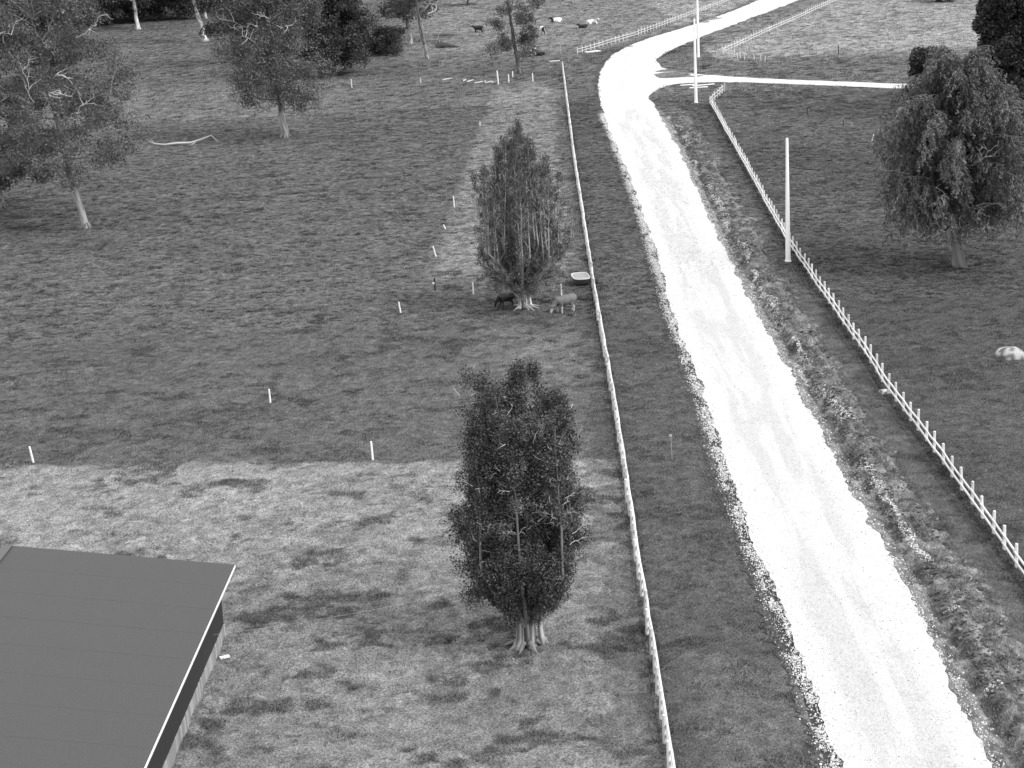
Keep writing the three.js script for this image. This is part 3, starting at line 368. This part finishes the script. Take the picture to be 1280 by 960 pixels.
broadTree('dark_evergreen', -22.4, -256, { seed: 304, H: 18, r: 0.4, lean: [0.6, 0], low: 0.1, n: 90, env: h => h < 0.15 ? 3.8 : 5.2 * (1 - 0.4 * h), cr: 1.6, dens: 12, size: 1.5, tone: 0.036, bark: 0.08, geo: LEAF_M }, 'dense very dark evergreen standing behind the stout pale-trunked beech');
broadTree('beech_tree', -38.0, -278.7, { seed: 305, H: 17, r: 0.35, lean: [-0.8, 0], low: 0.26, n: 30, env: h => 4.6, cr: 1.7, dens: 8, size: 1.7, tone: 0.075, bark: 0.12 }, 'shaded beech behind the pale-trunked beech, half hidden by its crown');
broadTree('slender_tree', 3.15, -246.58, { seed: 306, H: 17, r: 0.3, lean: [-1.9, 0], crook: 0.8, low: 0.16, n: 11, env: h => h > 0.5 ? 3.4 : 2.5, clumps: [[-1.8, 4.6, 0.4, 1.0], [1.0, 5.2, 0.3, 1.1], [-2.6, 6.6, 0.2, 1.2], [1.3, 6.8, 0, 1.0], [-1.3, 8.4, 0.4, 1.1], [0.9, 4.1, -0.5, 0.9], [-1.4, 3.8, 0, 0.8], [3.0, 9.6, 0, 1.2]], cr: 1.1, dens: 8, size: 1.1, tone: 0.1, bark: 0.11 }, 'slender leaning tree with a pale foot beside the short white posts');
broadTree('slender_tree', -9.86, -271.78, { seed: 307, H: 15, r: 0.27, lean: [-2.2, 0], crook: 1.5, low: 0.5, n: 13, env: h => 3.2, cr: 1.4, dens: 8, size: 1.5, tone: 0.08, bark: 0.2, dead: 2, deadAt: [0.3, 0.5], deadLen: 2.4, deadR: 0.09 }, 'crooked thin tree beside the dark round bush');
for (const [x, z, k] of [[-13.4, -297, 0], [-11.6, -301, 1]]) broadTree('twin_trunk_tree', x, z, { seed: 310 + k, H: 17, r: 0.4, lean: [-0.8, 0], low: 0.3, n: 13, env: h => 4.4, cr: 1.7, dens: 8, size: 1.8, tone: 0.075, bark: 0.22 }, k ? 'stout tree behind the crooked thin tree, close beside its twin' : 'stout tree with a pale bark streak behind the dark round bush', 'twin trees behind the bush');
broadTree('round_bush', -16.2, -282, { seed: 315, H: 3.6, r: 0.16, low: 0.1, n: 24, env: h => 3.2 * Math.sqrt(clamp(1.15 - h * h)), cr: 0.9, dens: 8, size: 1.2, tone: 0.03, bark: 0.05 }, 'low dark round bush at the foot of the twin trees');
broadTree('pale_trunk_tree', -49.48, -321.06, { seed: 316, H: 17, r: 0.42, lean: [-3.4, 0], crook: 0.6, low: 0.48, n: 20, env: h => 4.5, cr: 1.8, dens: 8, size: 1.9, tone: 0.075, bark: 0.42 }, 'leaning pale trunk standing alone on the grass before the wood');
broadTree('pale_trunk_tree', -67.42, -355.4, { seed: 317, H: 17, r: 0.4, lean: [-1.2, 0], crook: 0.6, low: 0.4, n: 20, env: h => 4.5, cr: 1.9, dens: 8, size: 1.9, tone: 0.075, bark: 0.42 }, 'thin pale trunk at the edge of the dark wood');
broadTree('pale_trunk_tree', -57.6, -375.5, { seed: 318, H: 17, r: 0.34, lean: [-0.9, 0], crook: 0.6, low: 0.36, n: 18, env: h => 4.5, cr: 1.9, dens: 8, size: 1.9, tone: 0.04, bark: 0.3 }, 'grey trunk just behind the leaning pale trunk, against the wood');
{ // the wood along the top: individual trees in deep shade
  const r = rng(330); const spots = [[-134, -412], [-121, -402], [-108, -398], [-97, -392], [-89, -386], [-80, -384], [-73, -388], [-66, -392], [-59, -396], [-50, -392], [-42, -384], [-34, -372], [-30, -345], [-85, -372], [-76, -372], [-63, -377], [-70, -376]];
  spots.forEach(([x, z], k) => broadTree('wood_tree', x, z, { seed: 331 + k, H: 15 + 4 * r(), r: 0.4 + 0.15 * r(), lean: [-0.8 + r(), 0], low: 0.1, n: 44, env: h => h < 0.25 ? 3.4 : 4.8, cr: 1.9, dens: 8, size: 2.1, tone: 0.042, bark: 0.09, geo: LEAF_M }, 'dark tree in the shaded wood along the far pasture edge', 'trees of the dark wood')); }
broadTree('beech_tree', -64, -262, { seed: 350, H: 20, r: 0.42, lean: [-1.5, 0], low: 0.14, n: 95, env: h => 6.4, cr: 1.7, dens: 9, size: 1.8, tone: 0.08, bark: 0.2 }, 'broad beech filling the corner behind the tall leaning beech');
// right-hand side
broadTree('dark_conifer', 52.4, -186, { seed: 360, H: 24, r: 0.5, low: 0.08, n: 190, env: h => 4.4 * (1 - 0.35 * h), cr: 1.05, dens: 13, size: 1.15, tone: 0.024, bark: 0.05, geo: LEAF_D, sag: 0 }, 'towering near-black conifer rising behind the weeping tree', 'dark conifers');
broadTree('dark_conifer', 58.6, -187, { seed: 361, H: 25, r: 0.5, low: 0.08, n: 170, env: h => 4.4 * (1 - 0.35 * h), cr: 1.05, dens: 13, size: 1.15, tone: 0.024, bark: 0.05, geo: LEAF_D, sag: 0 }, 'near-black conifer at the picture edge beside the towering one', 'dark conifers');
broadTree('dark_bush', 48.0, -203.5, { seed: 362, H: 4.6, r: 0.2, low: 0.1, n: 30, env: h => 2.6 * Math.sqrt(clamp(1.15 - h * h)), cr: 0.8, dens: 12, size: 1, tone: 0.03, bark: 0.05, geo: LEAF_D }, 'dark bush beside the side track, mostly hidden by the weeping tree');
broadTree('round_bush', 77.8, -327, { seed: 363, H: 4, r: 0.25, low: 0.2, n: 16, env: h => 3.2, cr: 1.1, dens: 9, size: 1.4, tone: 0.03, bark: 0.08 }, 'dark bush on the pale field at the top edge');
broadTree('round_bush', -5.0, -376, { seed: 364, H: 5, r: 0.2, low: 0.35, n: 12, env: h => 3, cr: 1.2, dens: 8, size: 1.6, tone: 0.04, bark: 0.08 }, 'small bushy tree at the top of the cattle field');

{ // weeping tree
  const x = 29.87, z = -118.35, t = thing('weeping_tree', x, ground(x, z), z, 0, 'large weeping tree with drooping grey foliage on the dark field', 'tree'), r = rng(370), A = new Acc(), D = new Acc(), L = [], H = 14;
  const pts = [V(0, -0.2, 0), V(-0.05, 0.3, 0), V(-0.25, 1.6, 0), V(-0.45, 3.2, 0), V(-0.4, 5, 0), V(-0.5, 7.5, 0), V(-0.6, 10, 0), V(-0.7, 13.6, 0)]; A.tube(pts, [0.55, 0.42, 0.36, 0.34, 0.3, 0.24, 0.15, 0.05], 10, true, k => (k < 3 ? 1.2 : 0.8) * (0.3 + 1.2 * r()), (k, s) => 0.8 + 0.4 * hash(s, k));
  for (let k = 0; k < 180; k++) { const f = k / 180, h0 = lerp(2.8, 13.0, f), a = k * 2.399 + r(), reach = (h0 < 8.8 ? 5.0 : lerp(5.0, 1.7, (h0 - 8.8) / 4.2)) * (0.5 + 0.62 * Math.sqrt(r())), rise = lerp(1.6, 1.3, f) * (0.6 + 0.6 * r());
    const s = V(-0.45, h0, 0), e = V(-0.45 + Math.cos(a) * reach, h0 + rise * 0.45, Math.sin(a) * reach), m = 7, bp = []; for (let q = 0; q <= m; q++) { const u = q / m; const p = s.clone().lerp(e, u); p.y += rise * Math.sin(u * 2.2) * 0.8; p.add(V(r() - 0.5, (r() - 0.5) * 0.5, r() - 0.5).multiplyScalar(0.2)); bp.push(p); }
    A.tube(bp, bp.map((_, q) => lerp(0.06, 0.014, q / m)), 5, true, () => 0.6 + 0.7 * r());
    const tone = 0.11 * (0.75 + 0.5 * r());
    for (let q = 0; q < 56; q++) { const u = 0.28 + 0.76 * r(), i = Math.min(m - 1, Math.floor(Math.min(u, 0.999) * m)), p = bp[i].clone().lerp(bp[i + 1], clamp(u * m - i)); if (u > 1) p.y -= 0.3; const drop = 0.9 * r() * (q % 3); L.push([p.x + (r() - 0.5) * 0.5, p.y - drop, p.z + (r() - 0.5) * 0.5, [1.2, 0.45 + 0.6 * r(), 1.2], (r() - 0.5) * 1.3, r() * 6.28, (r() - 0.5) * 1.3, tone * (0.6 + 0.8 * r())]); } }
  for (const [a, h, d] of [[2.6, 4.2, 2.6], [2.2, 5.2, 2.0], [0.6, 6.5, 1.6], [1.6, 6.0, 1.0], [2.9, 6.6, 3.4], [1.0, 4.4, 1.6], [1.4, 7.4, 2.6]]) gnarly(D, r, V(-0.45 + Math.cos(a) * d, h, Math.sin(a) * d + 0.8), V(Math.cos(a), 0.4, Math.sin(a)), 1.8, 0.045, 2);
  mesh('trunk', A.geo(), bark(0.13), t); mesh('dead_branches', D.geo(), mat(0.3), t); instanced('crown', strandGeo(371, 24, 1.0, 0.2, 0.03), leafMat, L, t);
}
console.log('trees done');

// ---------------------------------------------------------------- cattle
function sdfMesh(f, c, half, res, colour) {
  const mc = new MarchingCubes(res, new THREE.MeshStandardMaterial(), false, false, 60000); mc.isolation = 0; const hs = res / 2;
  for (let k = 0; k < res; k++) for (let j = 0; j < res; j++) for (let i = 0; i < res; i++) mc.field[i + j * res + k * res * res] = -f(c[0] + (i - hs) / hs * half, c[1] + (j - hs) / hs * half, c[2] + (k - hs) / hs * half);
  mc.update(); const n = mc.count, P = new Float32Array(n * 3), N = new Float32Array(n * 3), C = new Float32Array(n * 3);
  for (let k = 0; k < n; k++) { const x = c[0] + mc.positionArray[k * 3] * half, y = c[1] + mc.positionArray[k * 3 + 1] * half, z = c[2] + mc.positionArray[k * 3 + 2] * half; P.set([x, y, z], k * 3); N.set([mc.normalArray[k * 3], mc.normalArray[k * 3 + 1], mc.normalArray[k * 3 + 2]], k * 3); const v = colour(x, y, z); C.set([v, v, v], k * 3); }
  const g = new THREE.BufferGeometry(); g.setAttribute('position', new THREE.BufferAttribute(P, 3)); g.setAttribute('color', new THREE.BufferAttribute(C, 3)); g.computeVertexNormals(); return g;
}
function capsules(list) { return (x, y, z) => { let m = 0, first = true; for (const [a, b, ra, rb] of list) { const dx = b[0] - a[0], dy = b[1] - a[1], dz = b[2] - a[2]; const t = clamp(((x - a[0]) * dx + (y - a[1]) * dy + (z - a[2]) * dz) / (dx * dx + dy * dy + dz * dz)); const ex = x - a[0] - dx * t, ey = y - a[1] - dy * t, ez = z - a[2] - dz * t; const d = Math.sqrt(ex * ex + ey * ey + ez * ez) - lerp(ra, rb, t); if (first) { m = d; first = false; } else { const k = 0.09, h = clamp(0.5 + 0.5 * (m - d) / k); m = lerp(m, d, h) - k * h * (1 - h); } } return m; }; }
function cow(pose, coat, x, z, turn, scale, label) {
  const B = [], lie = pose === 'lie', y0 = lie ? 0.42 : 1.0;
  B.push([[-0.55, y0 + 0.04, 0], [0.1, y0 - 0.04, 0], 0.34, 0.4], [[0.1, y0 - 0.04, 0], [0.6, y0 + 0.02, 0], 0.4, 0.31], [[-0.75, y0 + 0.1, 0.12], [-0.75, y0 + 0.1, -0.12], 0.2, 0.2]);
  const nk = pose === 'graze' ? [[0.72, y0 + 0.1, 0], [1.12, 0.6, 0.08], [1.25, 0.22, 0.1]] : pose === 'lie' ? [[0.7, y0 + 0.15, 0], [1.0, y0 + 0.42, 0.05], [1.36, y0 + 0.3, 0.14]] : [[0.72, y0 + 0.14, 0], [1.05, y0 + 0.36, 0], [1.42, y0 + 0.2, 0.02]];
  B.push([nk[0], nk[1], 0.24, 0.15], [nk[1], nk[2], 0.15, 0.085]);
  for (const s of [-1, 1]) { B.push([[nk[1][0] - 0.04, nk[1][1] + 0.08, nk[1][2] + s * 0.1], [nk[1][0] - 0.12, nk[1][1] + 0.08, nk[1][2] + s * 0.27], 0.05, 0.035]);
    if (lie) { B.push([[0.55, 0.3, s * 0.26], [0.95, 0.1, s * 0.28], 0.12, 0.07], [[0.95, 0.1, s * 0.28], [0.65, 0.07, s * 0.36], 0.07, 0.05], [[-0.6, 0.32, s * 0.3], [-0.25, 0.16, s * 0.46], 0.17, 0.09], [[-0.25, 0.14, s * 0.46], [-0.65, 0.08, s * 0.5], 0.08, 0.05]); }
    else { const o = s > 0 ? 0.06 : -0.08; B.push([[0.52, 0.85, s * 0.18], [0.52 + o, 0.45, s * 0.19], 0.15, 0.075], [[0.52 + o, 0.45, s * 0.19], [0.52 + o, 0.05, s * 0.19], 0.065, 0.06]); B.push([[-0.66, 0.95, s * 0.18], [-0.52 - o, 0.62, s * 0.2], 0.2, 0.11], [[-0.52 - o, 0.62, s * 0.2], [-0.74 - o, 0.38, s * 0.19], 0.1, 0.06], [[-0.74 - o, 0.38, s * 0.19], [-0.7 - o, 0.05, s * 0.19], 0.06, 0.055]); } }
  B.push([[-0.95, y0 + 0.2, 0], [-1.02, lie ? 0.12 : 0.5, lie ? 0.2 : 0], 0.04, 0.035]); if (!lie) B.push([[-0.4, 0.66, 0], [-0.28, 0.64, 0], 0.14, 0.1]);
  const geo = sdfMesh(capsules(B), [0.15, 0.75, 0], 1.42, 54, coat); const m = mat(1, 0.8); m.vertexColors = true;
  const o = mesh('cow', geo, m); o.position.set(x, ground(x, z) - 0.01, z); o.rotation.y = turn; o.scale.setScalar(scale); tag(o, label, 'cow', 'cattle on the pasture'); return o;
}
const patchy = s => (x, y, z) => x > 0.95 ? (Math.abs(z) < 0.05 ? 0.7 : 0.02) : y < 0.5 ? 0.68 : fbm(x * 1.5 + s, z * 1.4 + y * 1.3 + s, 2) > 0.5 ? 0.02 : 0.72;
cow('graze', (x, y, z) => y < 0.56 && x < 0.8 ? 0.42 : x > 1.05 && y < 0.5 ? 0.4 : 0.1 + 0.04 * fbm(x * 4, y * 4, 2), 3.55, -111.0, 3.7, 0.82, 'pale grey cow grazing with lowered head beside the upright tree');
cow('graze', () => 0.008, -0.1, -113.3, 3.5, 0.6, 'black calf grazing at the foot of the upright tree');
cow('stand', () => 0.008, -2.63, -311.3, 3.14, 0.85, 'black cow standing side-on next to the slender leaning tree');
cow('graze', patchy(4), 7.92, -302.35, -1.3, 0.95, 'black and white cow standing head-on with its head down');
cow('lie', (x, y, z) => x > 0.55 ? 0.015 : 0.7, 10.9, -324, 3.3, 1, 'white cow with a black head lying in the field');
cow('lie', () => 0.01, 14.8, -310.4, 3.2, 0.8, 'black cow lying down beside a white one');
cow('lie', (x, y, z) => fbm(x * 2, y * 2 + z, 2) > 0.62 ? 0.3 : 0.66, 16.7, -317.2, 0.2, 0.95, 'white cow lying down beside a black one');
cow('lie', () => 0.012, 6.5, -268.0, 2.6, 0.72, 'dark calf lying next to two short white posts');

// ---------------------------------------------------------------- stakes and posts
function stake(name, x, z, h, tx, tz, rad, v, label, group, cat = 'post') { const g = new THREE.CylinderGeometry(rad * 0.85, rad, h + 0.15, 7, 3); g.translate(0, h / 2 - 0.075, 0); const tip = new THREE.CylinderGeometry(rad * 0.4, rad * 0.85, 0.03, 7); tip.translate(0, h + 0.015, 0); const m = mesh(name, mergeGeometries([g, tip]), mat(v, 0.8)); m.position.set(x, ground(x, z), z); m.rotation.set(tz, 0, tx); tag(m, label, cat, group); return m; }
const bl = 'white fence stake along the line where pale and dark grass meet', sl = 'white fence stake along the edge of the pale strip by the upright tree';
stake('fence_stake', -23.49, -85.59, 0.85, 0.12, 0, 0.055, 0.8, 'leaning ' + bl, 'stakes on the paddock boundary');
stake('fence_stake', -6.8, -83.38, 0.9, 0.02, 0, 0.055, 0.8, 'upright ' + bl, 'stakes on the paddock boundary');
stake('fence_stake', -12.88, -94.06, 0.75, 0.02, 0, 0.05, 0.8, 'lone white stake standing out in the dark pasture');
for (const [x, z, h, t] of [[-6.78, -113, 0.72, 0.12], [-5.0, -130, 0.78, 0.22], [-3.99, -149.3, 0.95, 0.03], [-4.53, -140.5, 0.36, 0.4], [-2.03, -198, 0.45, 0]]) stake('fence_stake', x, z, h, t, 0, 0.05, 0.8, sl, 'stakes along the pale strip');
stake('fence_stake', -2.21, -117.1, 0.78, 0.02, 0, 0.05, 0.8, 'upright white stake in the grass just beside the upright tree');
stake('fence_stake', 3.48, -115.6, 0.8, 0.02, 0, 0.05, 0.8, 'white stake directly behind the grazing pale cow');
for (const [x, z, h] of [[-18.67, -238.8, 1.15], [-9.87, -241.2, 0.6]]) stake('fence_stake', x, z, h, 0.03, 0, 0.07, 0.6, 'small pale stake at the far edge of the dark pasture', 'stakes at the far pasture edge');
stake('gate_post', 0.2, -235, 1.75, 0.05, 0, 0.1, 0.72, 'tallest white post by the white debris below the slender tree');
for (const [x, z, h] of [[1.54, -237, 1.02], [2.13, -242.3, 0.75], [4.61, -236.6, 1.02]]) stake('gate_post', x, z, h, 0, 0, 0.085, 0.74, 'short white post at the foot of the slender leaning tree', 'short posts by the slender tree');
for (const [x, z] of [[5.17, -268.9], [5.75, -268.6]]) stake('gate_post', x, z, 1.05, 0, 0, 0.11, 0.74, 'short white post of the pair beside the dark calf', 'pair of posts by the calf');
stake('gate_post', 4.21, -272.9, 1.05, 0, 0, 0.07, 0.04, 'dark thin post near the pair of white posts');
stake('fence_stake', 9.51, -270, 1.15, 0.05, 0, 0.06, 0.4, 'grey stake just beyond the end of the long white fence');
{ const s = thing('marker_stake', 7.23, ground(7.23, -81), -81, 0, 'thin grey marker stake on the grass verge between fence and road', 'post'); const g = new THREE.CylinderGeometry(0.022, 0.028, 1.35, 6); g.translate(0, 0.55, 0); mesh('stem', g, mat(0.24), s).rotation.z = 0.03; mesh('head', box(0.13, 0.08, 0.05, -0.04, 1.18, 0), mat(0.4), s); }
{ const s = thing('wire_post', -4.76, ground(-4.76, -118.9), -118.9, 0, 'dark post with a white insulator near the upright tree', 'post'); const g = new THREE.CylinderGeometry(0.05, 0.06, 0.95, 7); g.translate(0, 0.36, 0); mesh('stem', g, mat(0.02), s); mesh('insulator', box(0.16, 0.08, 0.12, -0.08, 0.5, 0.06), mat(0.7), s); }
stake('fence_stake', 35.25, -173.6, 0.66, -0.22, 0, 0.06, 0.7, 'white stake leaning in the rough grass beside the weeping tree');
for (const [x, z, h] of [[34.44, -183.9, 0.7], [32.5, -193.8, 0.7]]) stake('fence_stake', x, z, h, 0, 0, 0.05, 0.03, 'dark stake in the rough grass below the side track', 'dark stakes in the rough grass');
stake('fence_stake', 46.23, -250.3, 1.2, 0, 0, 0.06, 0.02, 'dark stake standing between the side track and the pale field');
for (const [x, z, h, t] of [[32.79, -251.7, 0.7, 0.05], [33.41, -249.2, 0.85, 0.05], [34.65, -248.7, 0.7, 0.1], [35.31, -247.3, 0.75, 0], [35.6, -245.6, 0.75, -0.1]]) stake('gate_post', x, z, h, t, 0, 0.06, 0.6, 'broken whitewashed post past the end of the fence by the pale field', 'broken posts');
stake('fence_stake', -5.96, -310.2, 0.95, 0.22, 0, 0.08, 0.35, 'leaning grey stump post beside the black standing cow');
stake('fence_stake', -9.28, -304.8, 1.4, -0.3, 0, 0.09, 0.3, 'grey snag leaning over beside the twin trees');
{ // slim sapling by the fence
  const x = 5.1, z = -134, t = thing('dead_sapling', x, ground(x, z), z, 0, 'bare pale sapling beside the long white fence', 'tree'), A = new Acc(), r = rng(380); limb(A, r, V(0, -0.1, 0), V(-0.1, 2.2, 0), 0.04, 0.015, 6, 0.12); gnarly(A, r, V(0, 1.2, 0), V(-0.3, 1, 0.1), 0.8, 0.02, 1); mesh('trunk', A.geo(), bark(0.4), t); }

// ---------------------------------------------------------------- trough, rocks, logs, debris, wire
{ const x = 5.0, z = -118.9, t = thing('water_trough', x - 0.12, ground(x, z), z, 0.1, 'pale tub-shaped water trough standing against the long white fence', 'trough');
  const ring = (hw, l, y) => { const o = []; for (let k = 0; k <= 20; k++) { const a = k / 20 * 6.2832; const cx = Math.cos(a), cz = Math.sin(a); o.push([Math.sign(cx) * Math.pow(Math.abs(cx), 0.6) * hw, y, Math.sign(cz) * Math.pow(Math.abs(cz), 0.6) * l]); } return o; };
  const loft = (rings) => { const P = [], I = []; rings.forEach((R, a) => R.forEach((p, b) => { P.push(...p); if (a && b) { const n = R.length, q = a * n + b; I.push(q, q - 1, q - n, q - 1, q - n - 1, q - n); } })); const g = new THREE.BufferGeometry(); g.setAttribute('position', new THREE.Float32BufferAttribute(P, 3)); g.setIndex(I); g.computeVertexNormals(); return g; };
  mesh('tub', loft([ring(0.02, 0.02, 0.05), ring(0.42, 0.8, 0.05), ring(0.5, 0.93, 0.25), ring(0.54, 1.0, 0.5)]), mat(0.06, 0.7), t);
  mesh('rim', loft([ring(0.54, 1.0, 0.47), ring(0.59, 1.06, 0.49), ring(0.58, 1.05, 0.55), ring(0.51, 0.96, 0.55), ring(0.5, 0.95, 0.47)]), mat(0.42, 0.6), t);
  const wm = mat(0.2, 0.5); mesh('lining', loft([ring(0.01, 0.01, 0.49), ring(0.5, 0.94, 0.49)]), wm, t); }
function rock(name, x, z, R, seed, v, label) { const g = new THREE.IcosahedronGeometry(1, 3), p = g.attributes.position, C = []; for (let k = 0; k < p.count; k++) { const a = p.getX(k), b = p.getY(k), c = p.getZ(k); const f = 0.85 + 0.3 * fbm(a * 1.5 + seed, b * 1.3 + c * 1.1 + seed, 3); p.setXYZ(k, a * f * R[0], b * f * R[1], c * f * R[2]); const w = fbm(a * 6 + seed, c * 6 + b * 5, 3) + 0.25 * b + 0.2 * a; const q = w > 0.6 ? v : v * (0.14 + 0.2 * hash(k, 5)); C.push(q, q, q); } g.setAttribute('color', new THREE.Float32BufferAttribute(C, 3)); g.computeVertexNormals(); const m = mat(1, 0.95); m.vertexColors = true; const o = mesh(name, g, m); o.position.set(x, ground(x, z), z); tag(o, label, 'rock'); }
rock('boulder', 26.9, -95.6, [0.86, 0.66, 0.7], 3, 0.34, 'large white-topped boulder alone on the dark field');
rock('stone', 19.05, -90.2, [0.36, 0.26, 0.3], 8, 0.45, 'small grey stone at the foot of the fence by the bank');
{ const t = thing('fallen_branch', -33.4, ground(-33.4, -194.8), -194.8, 0, 'long forked bleached branch lying on the dark pasture', 'branch'), A = new Acc(), r = rng(390);
  const P = [[-3.8, 0.55, -0.6], [-3.2, 0.2, -0.3], [-2, 0.12, 0.2], [-0.6, 0.25, 0.4], [0.8, 0.2, 0.3], [1.8, 0.45, 0], [2.9, 0.75, -0.4], [3.6, 0.12, -0.1]].map(p => V(...p)); A.tube(P, [0.03, 0.08, 0.11, 0.13, 0.13, 0.12, 0.1, 0.05], 6, true, () => 0.6 + 0.6 * r()); A.tube([V(1.3, 0.25, 0.2), V(1, 0.1, 0.9), V(0.8, 0.05, 1.4)], [0.07, 0.05, 0.02], 5, true, 0.9); A.tube([V(-3.1, 0.2, -0.2), V(-3.5, 0.7, -0.4)], [0.05, 0.02], 5, true, 1.1); mesh('wood', A.geo(), bark(0.4), t); }
{ const t = thing('root_stump', -8.1, 0, -287.9, 0, 'dark upturned tree stump near the crooked thin tree', 'stump'), A = new Acc(), r = rng(391); A.tube([V(-1, 0.1, 0), V(0, 0.45, 0), V(1.2, 0.3, 0.2), V(2.6, 0.1, 0.4)], [0.5, 0.6, 0.3, 0.1], 8, true, () => 0.6 + 0.6 * r()); for (let k = 0; k < 7; k++) limb(A, r, V(-0.6, 0.5, 0), V(-1.2 + 1.2 * r(), 1.3 * r(), 1.6 * r() - 0.8), 0.12, 0.03, 3, 0.1); mesh('wood', A.geo(), bark(0.06), t); }
{ const t = thing('fallen_log', -7.6, 0, -308, 0, 'dark log lying in the field behind the stump', 'log'), A = new Acc(), r = rng(392); A.tube([V(-2.4, 0.2, 0.2), V(-0.8, 0.25, 0), V(1.5, 0.15, 0.3)], [0.24, 0.26, 0.1], 7, true, () => 0.6 + 0.6 * r()); mesh('wood', A.geo(), bark(0.09), t); }
{ const r = rng(395); // broken white timber
  for (const [x, z, l, a] of [[-6.4, -242.5, 1.3, 0.1], [-4.2, -240.6, 0.8, 1], [-3.4, -239.2, 0.9, 0.4], [-2.3, -237.4, 1.1, 0.2], [-1.5, -237.9, 0.6, 1.2], [-1.0, -236.6, 1.0, 0.1], [-0.3, -236.2, 0.7, -0.6]]) { const t = thing('timber_scrap', x, ground(x, z) + 0.02, z, a, 'whitish broken timber lying at the far edge of the pasture', 'timber', 'broken timber below the slender tree'); const A = new Acc(); limb(A, r, V(-l / 2, 0.1, 0), V(l / 2, 0.08 + 0.3 * r(), 0), 0.13, 0.07, 3, 0.08); mesh('wood', A.geo(), bark(0.55), t); }
  for (const [x, z, l, a] of [[23.1, -223.2, 2.0, 0.1], [24.8, -222.4, 2.8, 0.25], [24.0, -220.2, 2.2, 0.1]]) { const t = thing('loose_rail', x, ground(x, z) + 0.03, z, a, 'loose white rail dropped in the grass by the pole at the side track', 'rail', 'dropped rails by the pole'); const g = railGeo.clone(); g.rotateY(Math.PI / 2); g.scale(l, 2, 2); g.translate(-l / 2, 0.1, 0); mesh('wood', g, whitewash[0], t); }
  for (const [x, z, a] of [[13.6, -269.3, 0.4], [14.6, -269.9, 0.9]]) { const t = thing('white_slab', x, ground(x, z) + 0.02, z, a, 'white slab lying under the end of the two-rail bend fence', 'slab', 'slabs at the fence end'); const g = box(1.3, 0.16, 0.9, 0, 0.08, 0); mesh('slab', g, whitewash[1], t); } 
  const t = thing('loose_rail', 8.2, ground(8.2, -259) + 0.03, -259, 0.2, 'short white rail lying in the grass beyond the end of the long fence', 'rail'); const g = railGeo.clone(); g.rotateY(Math.PI / 2); g.scale(1.5, 1.6, 1.6); g.translate(-0.75, 0.09, 0); mesh('wood', g, whitewash[0], t); }
{ const A = new Acc(), a = V(-10.9, 1.55, -59.7), b = V(-0.9, 2.35, -61.2), pts = []; for (let k = 0; k <= 24; k++) { const u = k / 24, p = a.clone().lerp(b, u); p.y -= 0.16 * 4 * u * (1 - u); pts.push(p); } A.tube(pts, pts.map(() => 0.0045), 5); tag(mesh('wire', A.geo(), mat(0.35, 0.6)), 'thin wire strung from the shed wall to the dark columnar evergreen', 'wire'); }
console.log('done');
renderer.render(scene, camera);
